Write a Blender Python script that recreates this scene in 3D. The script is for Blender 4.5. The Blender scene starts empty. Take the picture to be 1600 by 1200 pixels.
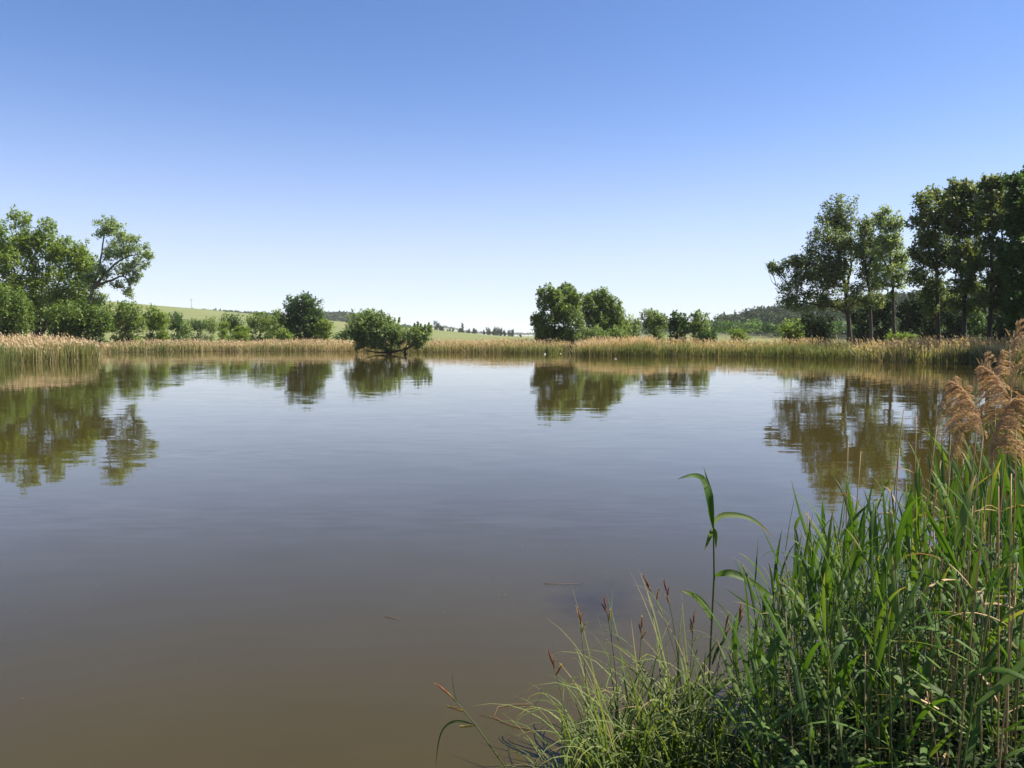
import bpy, math, random
import numpy as np
from mathutils import Vector, Matrix
R = math.radians
SC = bpy.context.scene
COL = SC.collection

# ------------------------------------------------------------------ camera
F = 1250.0 / 1600.0          # focal length in picture widths
CAM_H = 2.2
PITCH = math.atan(73.0 / 1250.0)
cd = bpy.data.cameras.new('camera')
cam = bpy.data.objects.new('camera', cd)
COL.objects.link(cam)
cam.location = (0, 0, CAM_H)
cam.rotation_euler = (math.pi / 2 - PITCH, 0, 0)
cd.sensor_width = 36.0
cd.lens = 36.0 * F
cd.clip_start = 0.05
cd.clip_end = 30000
SC.camera = cam

# ------------------------------------------------------------------ sky, sun, exposure
SUN_AZ, SUN_EL = R(82), R(52)          # azimuth clockwise from the viewing direction
w = bpy.data.worlds.new('World')
SC.world = w
w.use_nodes = True
nt = w.node_tree
nt.nodes.clear()
sky = nt.nodes.new('ShaderNodeTexSky')
sky.sky_type = 'NISHITA'
sky.sun_disc = False
sky.sun_elevation = SUN_EL
sky.sun_rotation = SUN_AZ
sky.altitude = 300
sky.air_density = 0.58
sky.dust_density = 0.35
sky.ozone_density = 8.5
bg = nt.nodes.new('ShaderNodeBackground')
bg.inputs['Strength'].default_value = 0.095
wo = nt.nodes.new('ShaderNodeOutputWorld')
# pale ground haze all round the horizon, thinning with height
wtc = nt.nodes.new('ShaderNodeTexCoord')
wsp = nt.nodes.new('ShaderNodeSeparateXYZ'); nt.links.new(wtc.outputs['Generated'], wsp.inputs[0])
wq = nt.nodes.new('ShaderNodeMath'); wq.operation = 'MULTIPLY'; nt.links.new(wsp.outputs['Z'], wq.inputs[0]); nt.links.new(wsp.outputs['Z'], wq.inputs[1])
wk = nt.nodes.new('ShaderNodeMath'); wk.operation = 'MULTIPLY'; nt.links.new(wq.outputs[0], wk.inputs[0]); wk.inputs[1].default_value = -1 / .174 ** 2
we = nt.nodes.new('ShaderNodeMath'); we.operation = 'EXPONENT'; nt.links.new(wk.outputs[0], we.inputs[0])
wf = nt.nodes.new('ShaderNodeMath'); wf.operation = 'MULTIPLY'; nt.links.new(we.outputs[0], wf.inputs[0]); wf.inputs[1].default_value = .74
wmx = nt.nodes.new('ShaderNodeMix'); wmx.data_type = 'RGBA'; nt.links.new(wf.outputs[0], wmx.inputs[0]); nt.links.new(sky.outputs[0], wmx.inputs[6]); wmx.inputs[7].default_value = (3.78, 3.74, 3.64, 1)
nt.links.new(wmx.outputs[2], bg.inputs['Color'])
nt.links.new(bg.outputs[0], wo.inputs['Surface'])

sl = bpy.data.lights.new('sun', 'SUN')
sl.energy = 5.0
sl.angle = R(0.53)
sl.color = (1.0, 0.92, 0.79)
so = bpy.data.objects.new('sun', sl)
COL.objects.link(so)
SUN_DIR = Vector((math.sin(SUN_AZ) * math.cos(SUN_EL), math.cos(SUN_AZ) * math.cos(SUN_EL), math.sin(SUN_EL)))
so.rotation_euler = SUN_DIR.to_track_quat('Z', 'Y').to_euler()
so.location = (60, 20, 80)

vs = SC.view_settings
vs.view_transform = 'Standard'
vs.look = 'None'
vs.exposure = 1.3
vs.gamma = 1.0
vs.use_curve_mapping = False
SC.render.engine = 'CYCLES'
cy = SC.cycles
cy.use_denoising = True
cy.max_bounces = 8
cy.diffuse_bounces = 4
cy.glossy_bounces = 3
cy.transmission_bounces = 4
cy.volume_bounces = 1
cy.transparent_max_bounces = 8
cy.caustics_reflective = False
cy.caustics_refractive = False

# ------------------------------------------------------------------ helpers
SP, CP = math.sin(PITCH), math.cos(PITCH)
def at(px, py, Y):
    """point at depth Y that the 1600x1200 photograph shows at (px, py)"""
    xs, zs = (px - 800) / 1250.0, -(py - 600) / 1250.0
    d = (xs, CP + zs * SP, -SP + zs * CP)
    k = Y / d[1]
    return np.array((d[0] * k, Y, CAM_H + d[2] * k))

def mesh(name, V, quads=None, tris=None, mats=(), fmat=None, tint=None, smooth=False, extra=None):
    V = np.asarray(V, dtype=np.float32).reshape(-1, 3)
    q = np.zeros((0, 4), np.int32) if quads is None else np.asarray(quads, np.int32).reshape(-1, 4)
    t = np.zeros((0, 3), np.int32) if tris is None else np.asarray(tris, np.int32).reshape(-1, 3)
    me = bpy.data.meshes.new(name)
    me.vertices.add(len(V)); me.vertices.foreach_set('co', V.ravel())
    nl = q.size + t.size
    me.loops.add(nl)
    me.loops.foreach_set('vertex_index', np.concatenate([q.ravel(), t.ravel()]))
    npoly = len(q) + len(t)
    me.polygons.add(npoly)
    starts = np.concatenate([np.arange(len(q)) * 4, q.size + np.arange(len(t)) * 3]).astype(np.int32)
    me.polygons.foreach_set('loop_start', starts)
    if smooth:
        me.polygons.foreach_set('use_smooth', np.ones(npoly, bool))
    for m in mats:
        me.materials.append(m)
    if fmat is not None:
        me.polygons.foreach_set('material_index', np.asarray(fmat, np.int32))
    if tint is not None:
        a = me.attributes.new('tint', 'FLOAT', 'POINT')
        a.data.foreach_set('value', np.asarray(tint, np.float32))
    for k, v in (extra or {}).items():
        a = me.attributes.new(k, 'FLOAT', 'POINT')
        a.data.foreach_set('value', np.asarray(v, np.float32))
    me.update(calc_edges=True)
    me.validate()
    return me

def link(name, data, parent=None, loc=None, **props):
    o = bpy.data.objects.new(name, data)
    COL.objects.link(o)
    if parent is not None:
        o.parent = parent
    if loc is not None:
        o.location = loc
    for k, v in props.items():
        if v is not None:
            o[k] = v
    return o

def copy_tree(o, parent=None):
    c = o.copy(); COL.objects.link(c); c.parent = parent
    for ch in o.children:
        copy_tree(ch, c)
    return c

class Geo:
    """collects pieces of one part"""
    def __init__(s):
        s.V, s.Q, s.T, s.tint, s.n = [], [], [], [], 0
        s.ex = {}
    def add(s, V, Q=None, T=None, tint=0.5, **ex):
        V = np.asarray(V, float).reshape(-1, 3)
        s.V.append(V)
        if Q is not None and len(Q): s.Q.append(np.asarray(Q) + s.n)
        if T is not None and len(T): s.T.append(np.asarray(T) + s.n)
        s.tint.append(np.broadcast_to(np.asarray(tint, float), (len(V),)))
        for k, v in ex.items():
            s.ex.setdefault(k, []).append(np.broadcast_to(np.asarray(v, float), (len(V),)))
        s.n += len(V)
    def tube(s, pts, rad, n=6, tint=0.5, cap=True):
        pts = np.asarray(pts, float); m = len(pts)
        rad = np.broadcast_to(np.asarray(rad, float), (m,))
        tan = np.gradient(pts, axis=0)
        tan /= np.linalg.norm(tan, axis=1)[:, None] + 1e-9
        ref = np.array((0.31, 0.95, 0.05)) if abs(tan[0, 2]) > 0.5 else np.array((0.05, 0.1, 1.0))
        u = np.cross(tan, ref); u /= np.linalg.norm(u, axis=1)[:, None] + 1e-9
        v = np.cross(tan, u)
        a = np.arange(n) / n * 2 * math.pi
        P = pts[:, None] + rad[:, None, None] * (np.cos(a)[None, :, None] * u[:, None] + np.sin(a)[None, :, None] * v[:, None])
        Q = []
        for i in range(m - 1):
            for j in range(n):
                k = (j + 1) % n
                Q.append((i * n + j, i * n + k, (i + 1) * n + k, (i + 1) * n + j))
        T = []
        V = P.reshape(-1, 3)
        if cap:
            V = np.vstack([V, pts[-1:]])
            c = m * n
            T = [((m - 1) * n + j, (m - 1) * n + (j + 1) % n, c) for j in range(n)]
        s.add(V, Q, T, tint)
    def build(s, name, mats, smooth=False):
        V = np.vstack(s.V)
        Q = np.vstack(s.Q) if s.Q else None
        T = np.vstack(s.T) if s.T else None
        return mesh(name, V, Q, T, mats, tint=np.concatenate(s.tint), smooth=smooth,
                    extra={k: np.concatenate(v) for k, v in s.ex.items()})

def unit(a):
    return a / (np.linalg.norm(a, axis=-1, keepdims=True) + 1e-9)

def cards(C, N, ln, wd, rng):
    """rhombic leaves: centres C, normals N, half length, half width"""
    n = len(C)
    t = unit(np.cross(N, unit(rng.normal(size=(n, 3)))))
    b = np.cross(N, t)
    L = np.broadcast_to(np.asarray(ln, float), (n,))[:, None]
    W = np.broadcast_to(np.asarray(wd, float), (n,))[:, None]
    V = np.stack([C - t * L, C + b * W - N * W * .25, C + t * L, C - b * W - N * W * .25], 1).reshape(-1, 3)
    Q = np.arange(n * 4).reshape(n, 4)
    return V, Q

# ------------------------------------------------------------------ materials
def newmat(name):
    m = bpy.data.materials.new(name); m.use_nodes = True
    nt = m.node_tree; nt.nodes.clear()
    out = nt.nodes.new('ShaderNodeOutputMaterial')
    return m, nt, out

def nd(nt, typ, **kw):
    n = nt.nodes.new(typ)
    for k, v in kw.items():
        if k in n.bl_rna.properties.keys():
            setattr(n, k, v)
        else:
            n.inputs[k].default_value = v
    return n

def ramp(nt, src, stops, interp='LINEAR'):
    r = nt.nodes.new('ShaderNodeValToRGB')
    r.color_ramp.interpolation = interp
    el = r.color_ramp.elements
    while len(el) < len(stops): el.new(0.5)
    for e, (p, c) in zip(el, stops):
        e.position = p; e.color = (*c, 1)
    nt.links.new(src, r.inputs[0])
    return r.outputs[0]

def foliage(name, stops, transl=0.40, rough=0.55, spec=0.3, obj_random=0.0, tcol=1.5):
    """leaves: colour from the leaf's own tint, light shining through"""
    m, nt, out = newmat(name)
    a = nd(nt, 'ShaderNodeAttribute', attribute_name='tint')
    src = a.outputs['Fac']
    if obj_random:
        oi = nt.nodes.new('ShaderNodeObjectInfo')
        mu = nd(nt, 'ShaderNodeMath', operation='MULTIPLY_ADD')
        nt.links.new(oi.outputs['Random'], mu.inputs[0])
        mu.inputs[1].default_value = obj_random
        ad = nd(nt, 'ShaderNodeMath', operation='SUBTRACT'); ad.inputs[1].default_value = obj_random / 2
        nt.links.new(src, ad.inputs[0]); nt.links.new(ad.outputs[0], mu.inputs[2])
        src = mu.outputs[0]
    col = ramp(nt, src, stops)
    p = nd(nt, 'ShaderNodeBsdfPrincipled', Roughness=rough)
    p.inputs['Specular IOR Level'].default_value = spec
    nt.links.new(col, p.inputs['Base Color'])
    tr = nt.nodes.new('ShaderNodeBsdfTranslucent')
    mx = nd(nt, 'ShaderNodeMix', data_type='RGBA', blend_type='MULTIPLY')
    mx.inputs[0].default_value = 1.0
    nt.links.new(col, mx.inputs[6]); mx.inputs[7].default_value = (tcol * 1.15, tcol * 1.1, tcol * .55, 1)
    nt.links.new(mx.outputs[2], tr.inputs['Color'])
    ms = nt.nodes.new('ShaderNodeMixShader'); ms.inputs[0].default_value = transl
    nt.links.new(p.outputs[0], ms.inputs[1]); nt.links.new(tr.outputs[0], ms.inputs[2])
    nt.links.new(ms.outputs[0], out.inputs[0])
    return m

def bark_mat(name, c1, c2, scale=3):
    m, nt, out = newmat(name)
    tc = nt.nodes.new('ShaderNodeTexCoord')
    mp = nd(nt, 'ShaderNodeMapping'); mp.inputs['Scale'].default_value = (scale, scale, scale * .25)
    nt.links.new(tc.outputs['Object'], mp.inputs[0])
    n = nd(nt, 'ShaderNodeTexNoise', Scale=4.0, Detail=6.0, Roughness=.7)
    nt.links.new(mp.outputs[0], n.inputs['Vector'])
    col = ramp(nt, n.outputs['Fac'], [(.3, c1), (.7, c2)])
    p = nd(nt, 'ShaderNodeBsdfPrincipled', Roughness=.9)
    nt.links.new(col, p.inputs['Base Color'])
    b = nd(nt, 'ShaderNodeBump', Strength=.6, Distance=.05)
    nt.links.new(n.outputs['Fac'], b.inputs['Height']); nt.links.new(b.outputs[0], p.inputs['Normal'])
    nt.links.new(p.outputs[0], out.inputs[0])
    return m

def plain(name, c, rough=.7):
    m, nt, out = newmat(name)
    n = nd(nt, 'ShaderNodeTexNoise', Scale=40.0, Detail=3.0)
    tc = nt.nodes.new('ShaderNodeTexCoord'); nt.links.new(tc.outputs['Object'], n.inputs['Vector'])
    col = ramp(nt, n.outputs['Fac'], [(.3, tuple(x * .8 for x in c)), (.7, tuple(min(1, x * 1.15) for x in c))])
    p = nd(nt, 'ShaderNodeBsdfPrincipled', Roughness=rough)
    nt.links.new(col, p.inputs['Base Color']); nt.links.new(p.outputs[0], out.inputs[0])
    return m

M = {}
M['leaf_bright'] = foliage('bright_leaves', [(0, (0.0670, 0.1134, 0.0173)), (.5, (0.1404, 0.2106, 0.0302)), (1, (0.2268, 0.3024, 0.0594))], transl=.42)
M['leaf_mid'] = foliage('mid_green_leaves', [(0, (0.0403, 0.0762, 0.0146)), (.5, (0.0874, 0.1456, 0.0246)), (1, (0.1568, 0.2240, 0.0470))])
M['leaf_silver'] = foliage('silvery_leaves', [(0, (0.0894, 0.1463, 0.0422)), (.5, (0.1950, 0.2681, 0.0975)), (1, (0.3900, 0.4550, 0.2438))])
M['leaf_olive'] = foliage('olive_leaves', [(0, (0.0615, 0.1025, 0.0239)), (.5, (0.1281, 0.1913, 0.0444)), (1, (0.2135, 0.2818, 0.0854))])
M['leaf_dark'] = foliage('dark_leaves', [(0, (0.0261, 0.0609, 0.0159)), (.5, (0.0522, 0.1087, 0.0261)), (1, (0.0986, 0.1668, 0.0435))])
M['leaf_willow'] = foliage('willow_leaves', [(0, (0.0725, 0.1208, 0.0323)), (.5, (0.1481, 0.2174, 0.0676)), (1, (0.2576, 0.3300, 0.1369))])
M['leaf_poplar'] = foliage('poplar_leaves', [(0, (0.0510, 0.0825, 0.0187)), (.5, (0.1080, 0.1575, 0.0375)), (1, (0.2600, 0.2800, 0.1750))], transl=.4)
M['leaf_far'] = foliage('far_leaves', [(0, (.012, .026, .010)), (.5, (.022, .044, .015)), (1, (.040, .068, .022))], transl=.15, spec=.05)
M['bark'] = bark_mat('dark_bark', (.020, .016, .012), (.060, .048, .036))
M['bark_pale'] = bark_mat('grey_bark', (.06, .052, .045), (.16, .14, .12))
M['wood_post'] = plain('grey_wood', (.16, .14, .12))
M['metal'] = plain('dull_metal', (.25, .25, .25), .5)
M['feather'] = plain('white_feather', (.75, .75, .72))
M['beak'] = plain('orange_beak', (.5, .2, .03))
M['straw'] = foliage('straw', [(0, (0.1700, 0.1020, 0.0467)), (.5, (0.3060, 0.1997, 0.0978)), (1, (0.4420, 0.3230, 0.1785))], transl=.2, tcol=1.1)
M['reed_far'] = foliage('far_reed', [(0, (.085, .12, .034)), (.30, (.135, .165, .052)), (.52, (.23, .215, .095)), (.60, (.39, .32, .19)), (.80, (.47, .365, .235)), (1, (.39, .26, .16))], transl=.4, tcol=1.2)
M['meadow'] = None
M['plume'] = foliage('reed_plume', [(0, (.21, .120, .075)), (.5, (.38, .245, .160)), (1, (.58, .43, .30))], transl=.4, tcol=1.2)
M['sedge_spike'] = foliage('sedge_spike', [(0, (0.1035, 0.0345, 0.0138)), (.5, (0.2760, 0.0978, 0.0345)), (.75, (0.2990, 0.1380, 0.0460)), (1, (0.3450, 0.2990, 0.0575))], transl=.15)
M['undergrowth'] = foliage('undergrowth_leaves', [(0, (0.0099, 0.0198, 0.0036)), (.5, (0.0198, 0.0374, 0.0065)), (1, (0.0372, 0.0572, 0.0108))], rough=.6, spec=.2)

def blade_mat(name, stops, transl=.30, tip=(.30, .22, .09)):
    """long leaf with a pale midrib, fine veins and a dry tip"""
    m, nt, out = newmat(name)
    L = nt.links.new
    oi = nt.nodes.new('ShaderNodeObjectInfo')
    tc = nt.nodes.new('ShaderNodeTexCoord')
    ac = nd(nt, 'ShaderNodeAttribute', attribute_name='across')
    al = nd(nt, 'ShaderNodeAttribute', attribute_name='along')
    nz = nd(nt, 'ShaderNodeTexNoise', Scale=9.0, Detail=4.0)
    L(tc.outputs['Object'], nz.inputs['Vector'])
    s = nd(nt, 'ShaderNodeMath', operation='MULTIPLY_ADD'); s.inputs[1].default_value = .45
    L(nz.outputs['Fac'], s.inputs[0]); 
    s2 = nd(nt, 'ShaderNodeMath', operation='MULTIPLY_ADD'); s2.inputs[1].default_value = .75; s2.inputs[2].default_value = -.1
    L(oi.outputs['Random'], s2.inputs[0]); L(s2.outputs[0], s.inputs[2])
    col = ramp(nt, s.outputs[0], stops)
    # veins
    vw = nd(nt, 'ShaderNodeMath', operation='MULTIPLY'); vw.inputs[1].default_value = 26.0; L(ac.outputs['Fac'], vw.inputs[0])
    vs_ = nd(nt, 'ShaderNodeMath', operation='SINE'); L(vw.outputs[0], vs_.inputs[0])
    vm = nd(nt, 'ShaderNodeMath', operation='MULTIPLY_ADD'); vm.inputs[1].default_value = .10; vm.inputs[2].default_value = 1.0; L(vs_.outputs[0], vm.inputs[0])
    mv = nd(nt, 'ShaderNodeMix', data_type='RGBA', blend_type='MULTIPLY'); mv.inputs[0].default_value = 1
    L(col, mv.inputs[6]); L(vm.outputs[0], mv.inputs[7])
    # midrib
    ab = nd(nt, 'ShaderNodeMath', operation='ABSOLUTE'); L(ac.outputs['Fac'], ab.inputs[0])
    mr = nd(nt, 'ShaderNodeMapRange'); mr.inputs[1].default_value = 0; mr.inputs[2].default_value = .16; mr.inputs[3].default_value = .45; mr.inputs[4].default_value = 0
    L(ab.outputs[0], mr.inputs[0])
    mm = nd(nt, 'ShaderNodeMix', data_type='RGBA'); L(mr.outputs[0], mm.inputs[0]); L(mv.outputs[2], mm.inputs[6]); mm.inputs[7].default_value = (.16, .20, .07, 1)
    # tip
    ad = nd(nt, 'ShaderNodeMath', operation='MULTIPLY_ADD'); ad.inputs[1].default_value = .5; L(oi.outputs['Random'], ad.inputs[0]); L(al.outputs['Fac'], ad.inputs[2])
    mt = nd(nt, 'ShaderNodeMapRange'); mt.inputs[1].default_value = 1.12; mt.inputs[2].default_value = 1.42; mt.inputs[4].default_value = .9; L(ad.outputs[0], mt.inputs[0])
    mi = nd(nt, 'ShaderNodeMix', data_type='RGBA'); L(mt.outputs[0], mi.inputs[0]); L(mm.outputs[2], mi.inputs[6]); mi.inputs[7].default_value = (*tip, 1)
    c = mi.outputs[2]
    p = nd(nt, 'ShaderNodeBsdfPrincipled', Roughness=.5); p.inputs['Specular IOR Level'].default_value = .28
    L(c, p.inputs['Base Color'])
    bp = nd(nt, 'ShaderNodeBump', Strength=.35, Distance=.002); L(vs_.outputs[0], bp.inputs['Height']); L(bp.outputs[0], p.inputs['Normal'])
    tr = nt.nodes.new('ShaderNodeBsdfTranslucent')
    mx = nd(nt, 'ShaderNodeMix', data_type='RGBA', blend_type='MULTIPLY'); mx.inputs[0].default_value = 1
    L(c, mx.inputs[6]); mx.inputs[7].default_value = (1.55, 1.6, .55, 1); L(mx.outputs[2], tr.inputs['Color'])
    ms = nt.nodes.new('ShaderNodeMixShader'); ms.inputs[0].default_value = transl
    L(p.outputs[0], ms.inputs[1]); L(tr.outputs[0], ms.inputs[2]); L(ms.outputs[0], out.inputs[0])
    return m
M['reed_leaf'] = blade_mat('reed_leaf', [(0, (0.0293, 0.0673, 0.0092)), (.45, (0.0534, 0.1179, 0.0147)), (.8, (0.0934, 0.1515, 0.0239)), (1, (0.1334, 0.1796, 0.0368))])
M['sedge_leaf'] = blade_mat('sedge_leaf', [(0, (0.0521, 0.0911, 0.0190)), (.45, (0.1085, 0.1562, 0.0391)), (.8, (0.1736, 0.2083, 0.0694)), (1, (0.2604, 0.2517, 0.1128))], transl=.35)
M['reed_stem'] = foliage('reed_stem', [(0, (.06, .085, .025)), (.5, (.10, .12, .04)), (1, (.24, .19, .085))], transl=.1, obj_random=.8)

# ------------------------------------------------------------------ terrain
def rp(px, py):
    """point of the water level seen at (px, py)"""
    xs, zs = (px - 800) / 1250.0, -(py - 600) / 1250.0
    d = (xs, CP + zs * SP, -SP + zs * CP)
    k = -CAM_H / d[2]
    return (d[0] * k, d[1] * k)

FAR = [rp(1600, 572), rp(1480, 568.5), rp(1390, 566), rp(1290, 561.5), rp(1200, 558.5), rp(1110, 557), rp(1010, 556.5), rp(906, 556), rp(903, 551.6), rp(866, 551.4),
       rp(862, 553), rp(780, 552), rp(690, 551), rp(640, 550.4), rp(560, 549.6), rp(450, 549), rp(340, 549.2), rp(250, 550), rp(170, 551),
       rp(148, 552.5), rp(146, 560), rp(138, 563.5), rp(70, 566), rp(20, 568), rp(-10, 573)]
NEAR = [(-47, 45), (-52, 20), (-46, 4), (-20, 2.6), (-3, 2.7), (-.4, 2.9), (.1, 3.15), (.9, 3.7), (1.6, 4.5), (2.6, 5.2), (4.2, 5.8), (8, 6.8), (16, 10), (32, 22), (44, 40), (46, 56)]
POND = np.array(FAR + NEAR)

def pond_dist(X, Y):
    """signed distance to the shore: positive on land"""
    X = np.asarray(X, float); Y = np.asarray(Y, float)
    d = np.full(X.shape, 1e18); ins = np.zeros(X.shape, bool)
    n = len(POND)
    for i in range(n):
        ax, ay = POND[i]; bx, by = POND[(i + 1) % n]
        ex, ey = bx - ax, by - ay
        t = np.clip(((X - ax) * ex + (Y - ay) * ey) / (ex * ex + ey * ey + 1e-12), 0, 1)
        d = np.minimum(d, (X - ax - t * ex) ** 2 + (Y - ay - t * ey) ** 2)
        c = ((ay > Y) != (by > Y)) & (X < (bx - ax) * (Y - ay) / (by - ay + 1e-12) + ax)
        ins ^= c
    d = np.sqrt(d)
    return np.where(ins, -d, d)

def sst(a, b, x):
    t = np.clip((x - a) / (b - a), 0, 1)
    return t * t * (3 - 2 * t)

def height(X, Y):
    X = np.asarray(X, float); Y = np.asarray(Y, float)
    d = pond_dist(X, Y)
    z = np.where(d < 0, np.maximum(-1.3, d * .30), (.16 + .34 * (1 - sst(20, 45, Y))) * sst(0, 3.0, d) + .45 * sst(8, 40, d))
    far = sst(60, 400, Y)
    z = z + far * .25 * (np.sin(X * .03) * np.sin(Y * .021 + 1))
    # cultivated slope on the left
    r1 = np.interp(X, [-1600, -900, -512, -410, -320, -269, -154, -77, -26, 20, 60], [74, 66, 47.5, 38.2, 30.6, 25.6, 16, 8.6, 4.0, 1, 0])
    z = z + r1 * sst(250, 800, Y) * (1 - .45 * sst(820, 1350, Y))
    # wooded ridges far behind it
    r2 = np.interp(X, [-1800, -900, -700, -564, -432, -395, -350, -300, -255, -225, -190, -100, 0], [60, 50, 42, 40, 33, 30, 36, 35, 26, 15, 6, 2, 0])
    z = z + np.maximum(0, r2 * sst(1100, 1500, Y) - .55 * r1 * sst(250, 800, Y) * sst(1100, 1500, Y))
    # wooded hill on the right
    r3 = np.interp(X, [130, 174, 224, 336, 500, 800, 2000], [0, 6, 16, 29, 40, 47, 47])
    z = z + r3 * sst(430, 720, Y)
    # low far country
    z = z + 8 * sst(2300, 3600, Y) * (1 + .4 * np.sin(X * .004))
    return z

def ground_z(x, y):
    return float(height(np.array([x]), np.array([y]))[0])

def axis(n, lo, hi, a):
    t = np.linspace(math.asinh(lo / a), math.asinh(hi / a), n)
    return a * np.sinh(t)
gx = axis(300, -6000, 6000, 9); gy = axis(330, -300, 6000, 9)
GX, GY = np.meshgrid(gx, gy)
GZ = height(GX, GY)
nx, ny = len(gx), len(gy)
idx = np.arange(nx * ny).reshape(ny, nx)
Q = np.stack([idx[:-1, :-1], idx[:-1, 1:], idx[1:, 1:], idx[1:, :-1]], -1).reshape(-1, 4)
V = np.stack([GX, GY, GZ], -1).reshape(-1, 3)

m, nt, out = newmat('ground_cover')
L = nt.links.new
geo = nt.nodes.new('ShaderNodeNewGeometry')
sep = nt.nodes.new('ShaderNodeSeparateXYZ'); L(geo.outputs['Position'], sep.inputs[0])
n1 = nd(nt, 'ShaderNodeTexNoise', Scale=.06, Detail=8.0, Roughness=.65); L(geo.outputs['Position'], n1.inputs['Vector'])
n2 = nd(nt, 'ShaderNodeTexNoise', Scale=6.0, Detail=5.0, Roughness=.7); L(geo.outputs['Position'], n2.inputs['Vector'])
meadow = ramp(nt, n1.outputs['Fac'], [(.3, (.07, .095, .028)), (.5, (.14, .14, .05)), (.7, (.24, .19, .085))])
mud = ramp(nt, n2.outputs['Fac'], [(.3, (.025, .020, .013)), (.7, (.07, .055, .034))])
# crop on the slope, with drill lines and tracks
mp = nd(nt, 'ShaderNodeMapping'); mp.inputs['Rotation'].default_value = (0, 0, R(14)); mp.inputs['Scale'].default_value = (.004, .03, 1)
L(geo.outputs['Position'], mp.inputs[0])
n3 = nd(nt, 'ShaderNodeTexNoise', Scale=1.0, Detail=6.0, Roughness=.6); L(mp.outputs[0], n3.inputs['Vector'])
crop = ramp(nt, n3.outputs['Fac'], [(.28, (.095, .125, .042)), (.5, (.128, .145, .056)), (.72, (.165, .16, .075))])
fm = nd(nt, 'ShaderNodeMapRange'); fm.inputs[1].default_value = 240; fm.inputs[2].default_value = 265; L(sep.outputs['Y'], fm.inputs[0])
x1 = nd(nt, 'ShaderNodeMix', data_type='RGBA'); L(fm.outputs[0], x1.inputs[0]); L(meadow, x1.inputs[6]); L(crop, x1.inputs[7])
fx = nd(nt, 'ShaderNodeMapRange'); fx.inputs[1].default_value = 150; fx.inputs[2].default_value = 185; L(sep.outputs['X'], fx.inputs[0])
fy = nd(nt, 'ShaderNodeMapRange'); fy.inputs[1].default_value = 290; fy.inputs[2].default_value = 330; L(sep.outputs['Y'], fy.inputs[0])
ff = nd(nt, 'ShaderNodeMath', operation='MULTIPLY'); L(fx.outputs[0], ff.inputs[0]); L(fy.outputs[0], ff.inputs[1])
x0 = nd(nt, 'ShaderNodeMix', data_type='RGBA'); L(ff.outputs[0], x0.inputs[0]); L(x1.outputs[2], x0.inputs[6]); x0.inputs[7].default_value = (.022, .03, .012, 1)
x1 = x0
zm = nd(nt, 'ShaderNodeMapRange'); zm.inputs[1].default_value = .05; zm.inputs[2].default_value = .45; L(sep.outputs['Z'], zm.inputs[0])
x2 = nd(nt, 'ShaderNodeMix', data_type='RGBA'); L(zm.outputs[0], x2.inputs[0]); L(mud, x2.inputs[6]); L(x1.outputs[2], x2.inputs[7])
p = nd(nt, 'ShaderNodeBsdfPrincipled', Roughness=.95); p.inputs['Specular IOR Level'].default_value = .1
L(x2.outputs[2], p.inputs['Base Color'])
b = nd(nt, 'ShaderNodeBump', Strength=.5, Distance=.06); L(n2.outputs['Fac'], b.inputs['Height']); L(b.outputs[0], p.inputs['Normal'])
L(p.outputs[0], out.inputs[0])
link('ground', mesh('ground', V, Q, mats=[m], smooth=True), kind='structure')

# ------------------------------------------------------------------ water
m, nt, out = newmat('pond_water')
L = nt.links.new
geo = nt.nodes.new('ShaderNodeNewGeometry')
def slope(scale, amp, sx, sy, detail=2.0, off=0.0):
    mp = nd(nt, 'ShaderNodeMapping'); mp.inputs['Scale'].default_value = (sx, sy, 1); mp.inputs['Location'].default_value = (off, off * .7, off)
    mp.inputs['Rotation'].default_value = (0, 0, R(7))
    L(geo.outputs['Position'], mp.inputs[0])
    n = nd(nt, 'ShaderNodeTexNoise', Scale=scale, Detail=detail, Roughness=.5); L(mp.outputs[0], n.inputs['Vector'])
    s = nd(nt, 'ShaderNodeVectorMath', operation='SUBTRACT'); L(n.outputs['Color'], s.inputs[0]); s.inputs[1].default_value = (.5, .5, .5)
    k = nd(nt, 'ShaderNodeVectorMath', operation='MULTIPLY'); L(s.outputs[0], k.inputs[0]); k.inputs[1].default_value = (amp * .55, amp, 0)
    return k.outputs[0]
a1 = slope(1.0, .022, 1.1, 3.6)
a2 = slope(1.0, .009, .25, .7, 1.0, 11)
a3 = slope(1.0, .065, 2.0, 7.0, 2.0, 5)
mk = nd(nt, 'ShaderNodeTexNoise', Scale=1.0, Detail=3.0, Roughness=.55)
mpm = nd(nt, 'ShaderNodeMapping'); mpm.inputs['Scale'].default_value = (.035, .16, 1); mpm.inputs['Location'].default_value = (3.1, 7.7, 0)
L(geo.outputs['Position'], mpm.inputs[0]); L(mpm.outputs[0], mk.inputs['Vector'])
mr = nd(nt, 'ShaderNodeMapRange'); mr.inputs[1].default_value = .50; mr.inputs[2].default_value = .68; mr.inputs[3].default_value = .12; mr.inputs[4].default_value = 1.0
L(mk.outputs['Fac'], mr.inputs[0])
k3 = nd(nt, 'ShaderNodeVectorMath', operation='SCALE'); L(a3, k3.inputs[0]); L(mr.outputs[0], k3.inputs['Scale'])
s1 = nd(nt, 'ShaderNodeVectorMath', operation='ADD'); L(a1, s1.inputs[0]); L(a2, s1.inputs[1])
s2 = nd(nt, 'ShaderNodeVectorMath', operation='ADD'); L(s1.outputs[0], s2.inputs[0]); L(k3.outputs[0], s2.inputs[1])
s3 = nd(nt, 'ShaderNodeVectorMath', operation='ADD'); L(s2.outputs[0], s3.inputs[0]); s3.inputs[1].default_value = (0, 0, 1)
nn = nd(nt, 'ShaderNodeVectorMath', operation='NORMALIZE'); L(s3.outputs[0], nn.inputs[0])
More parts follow.
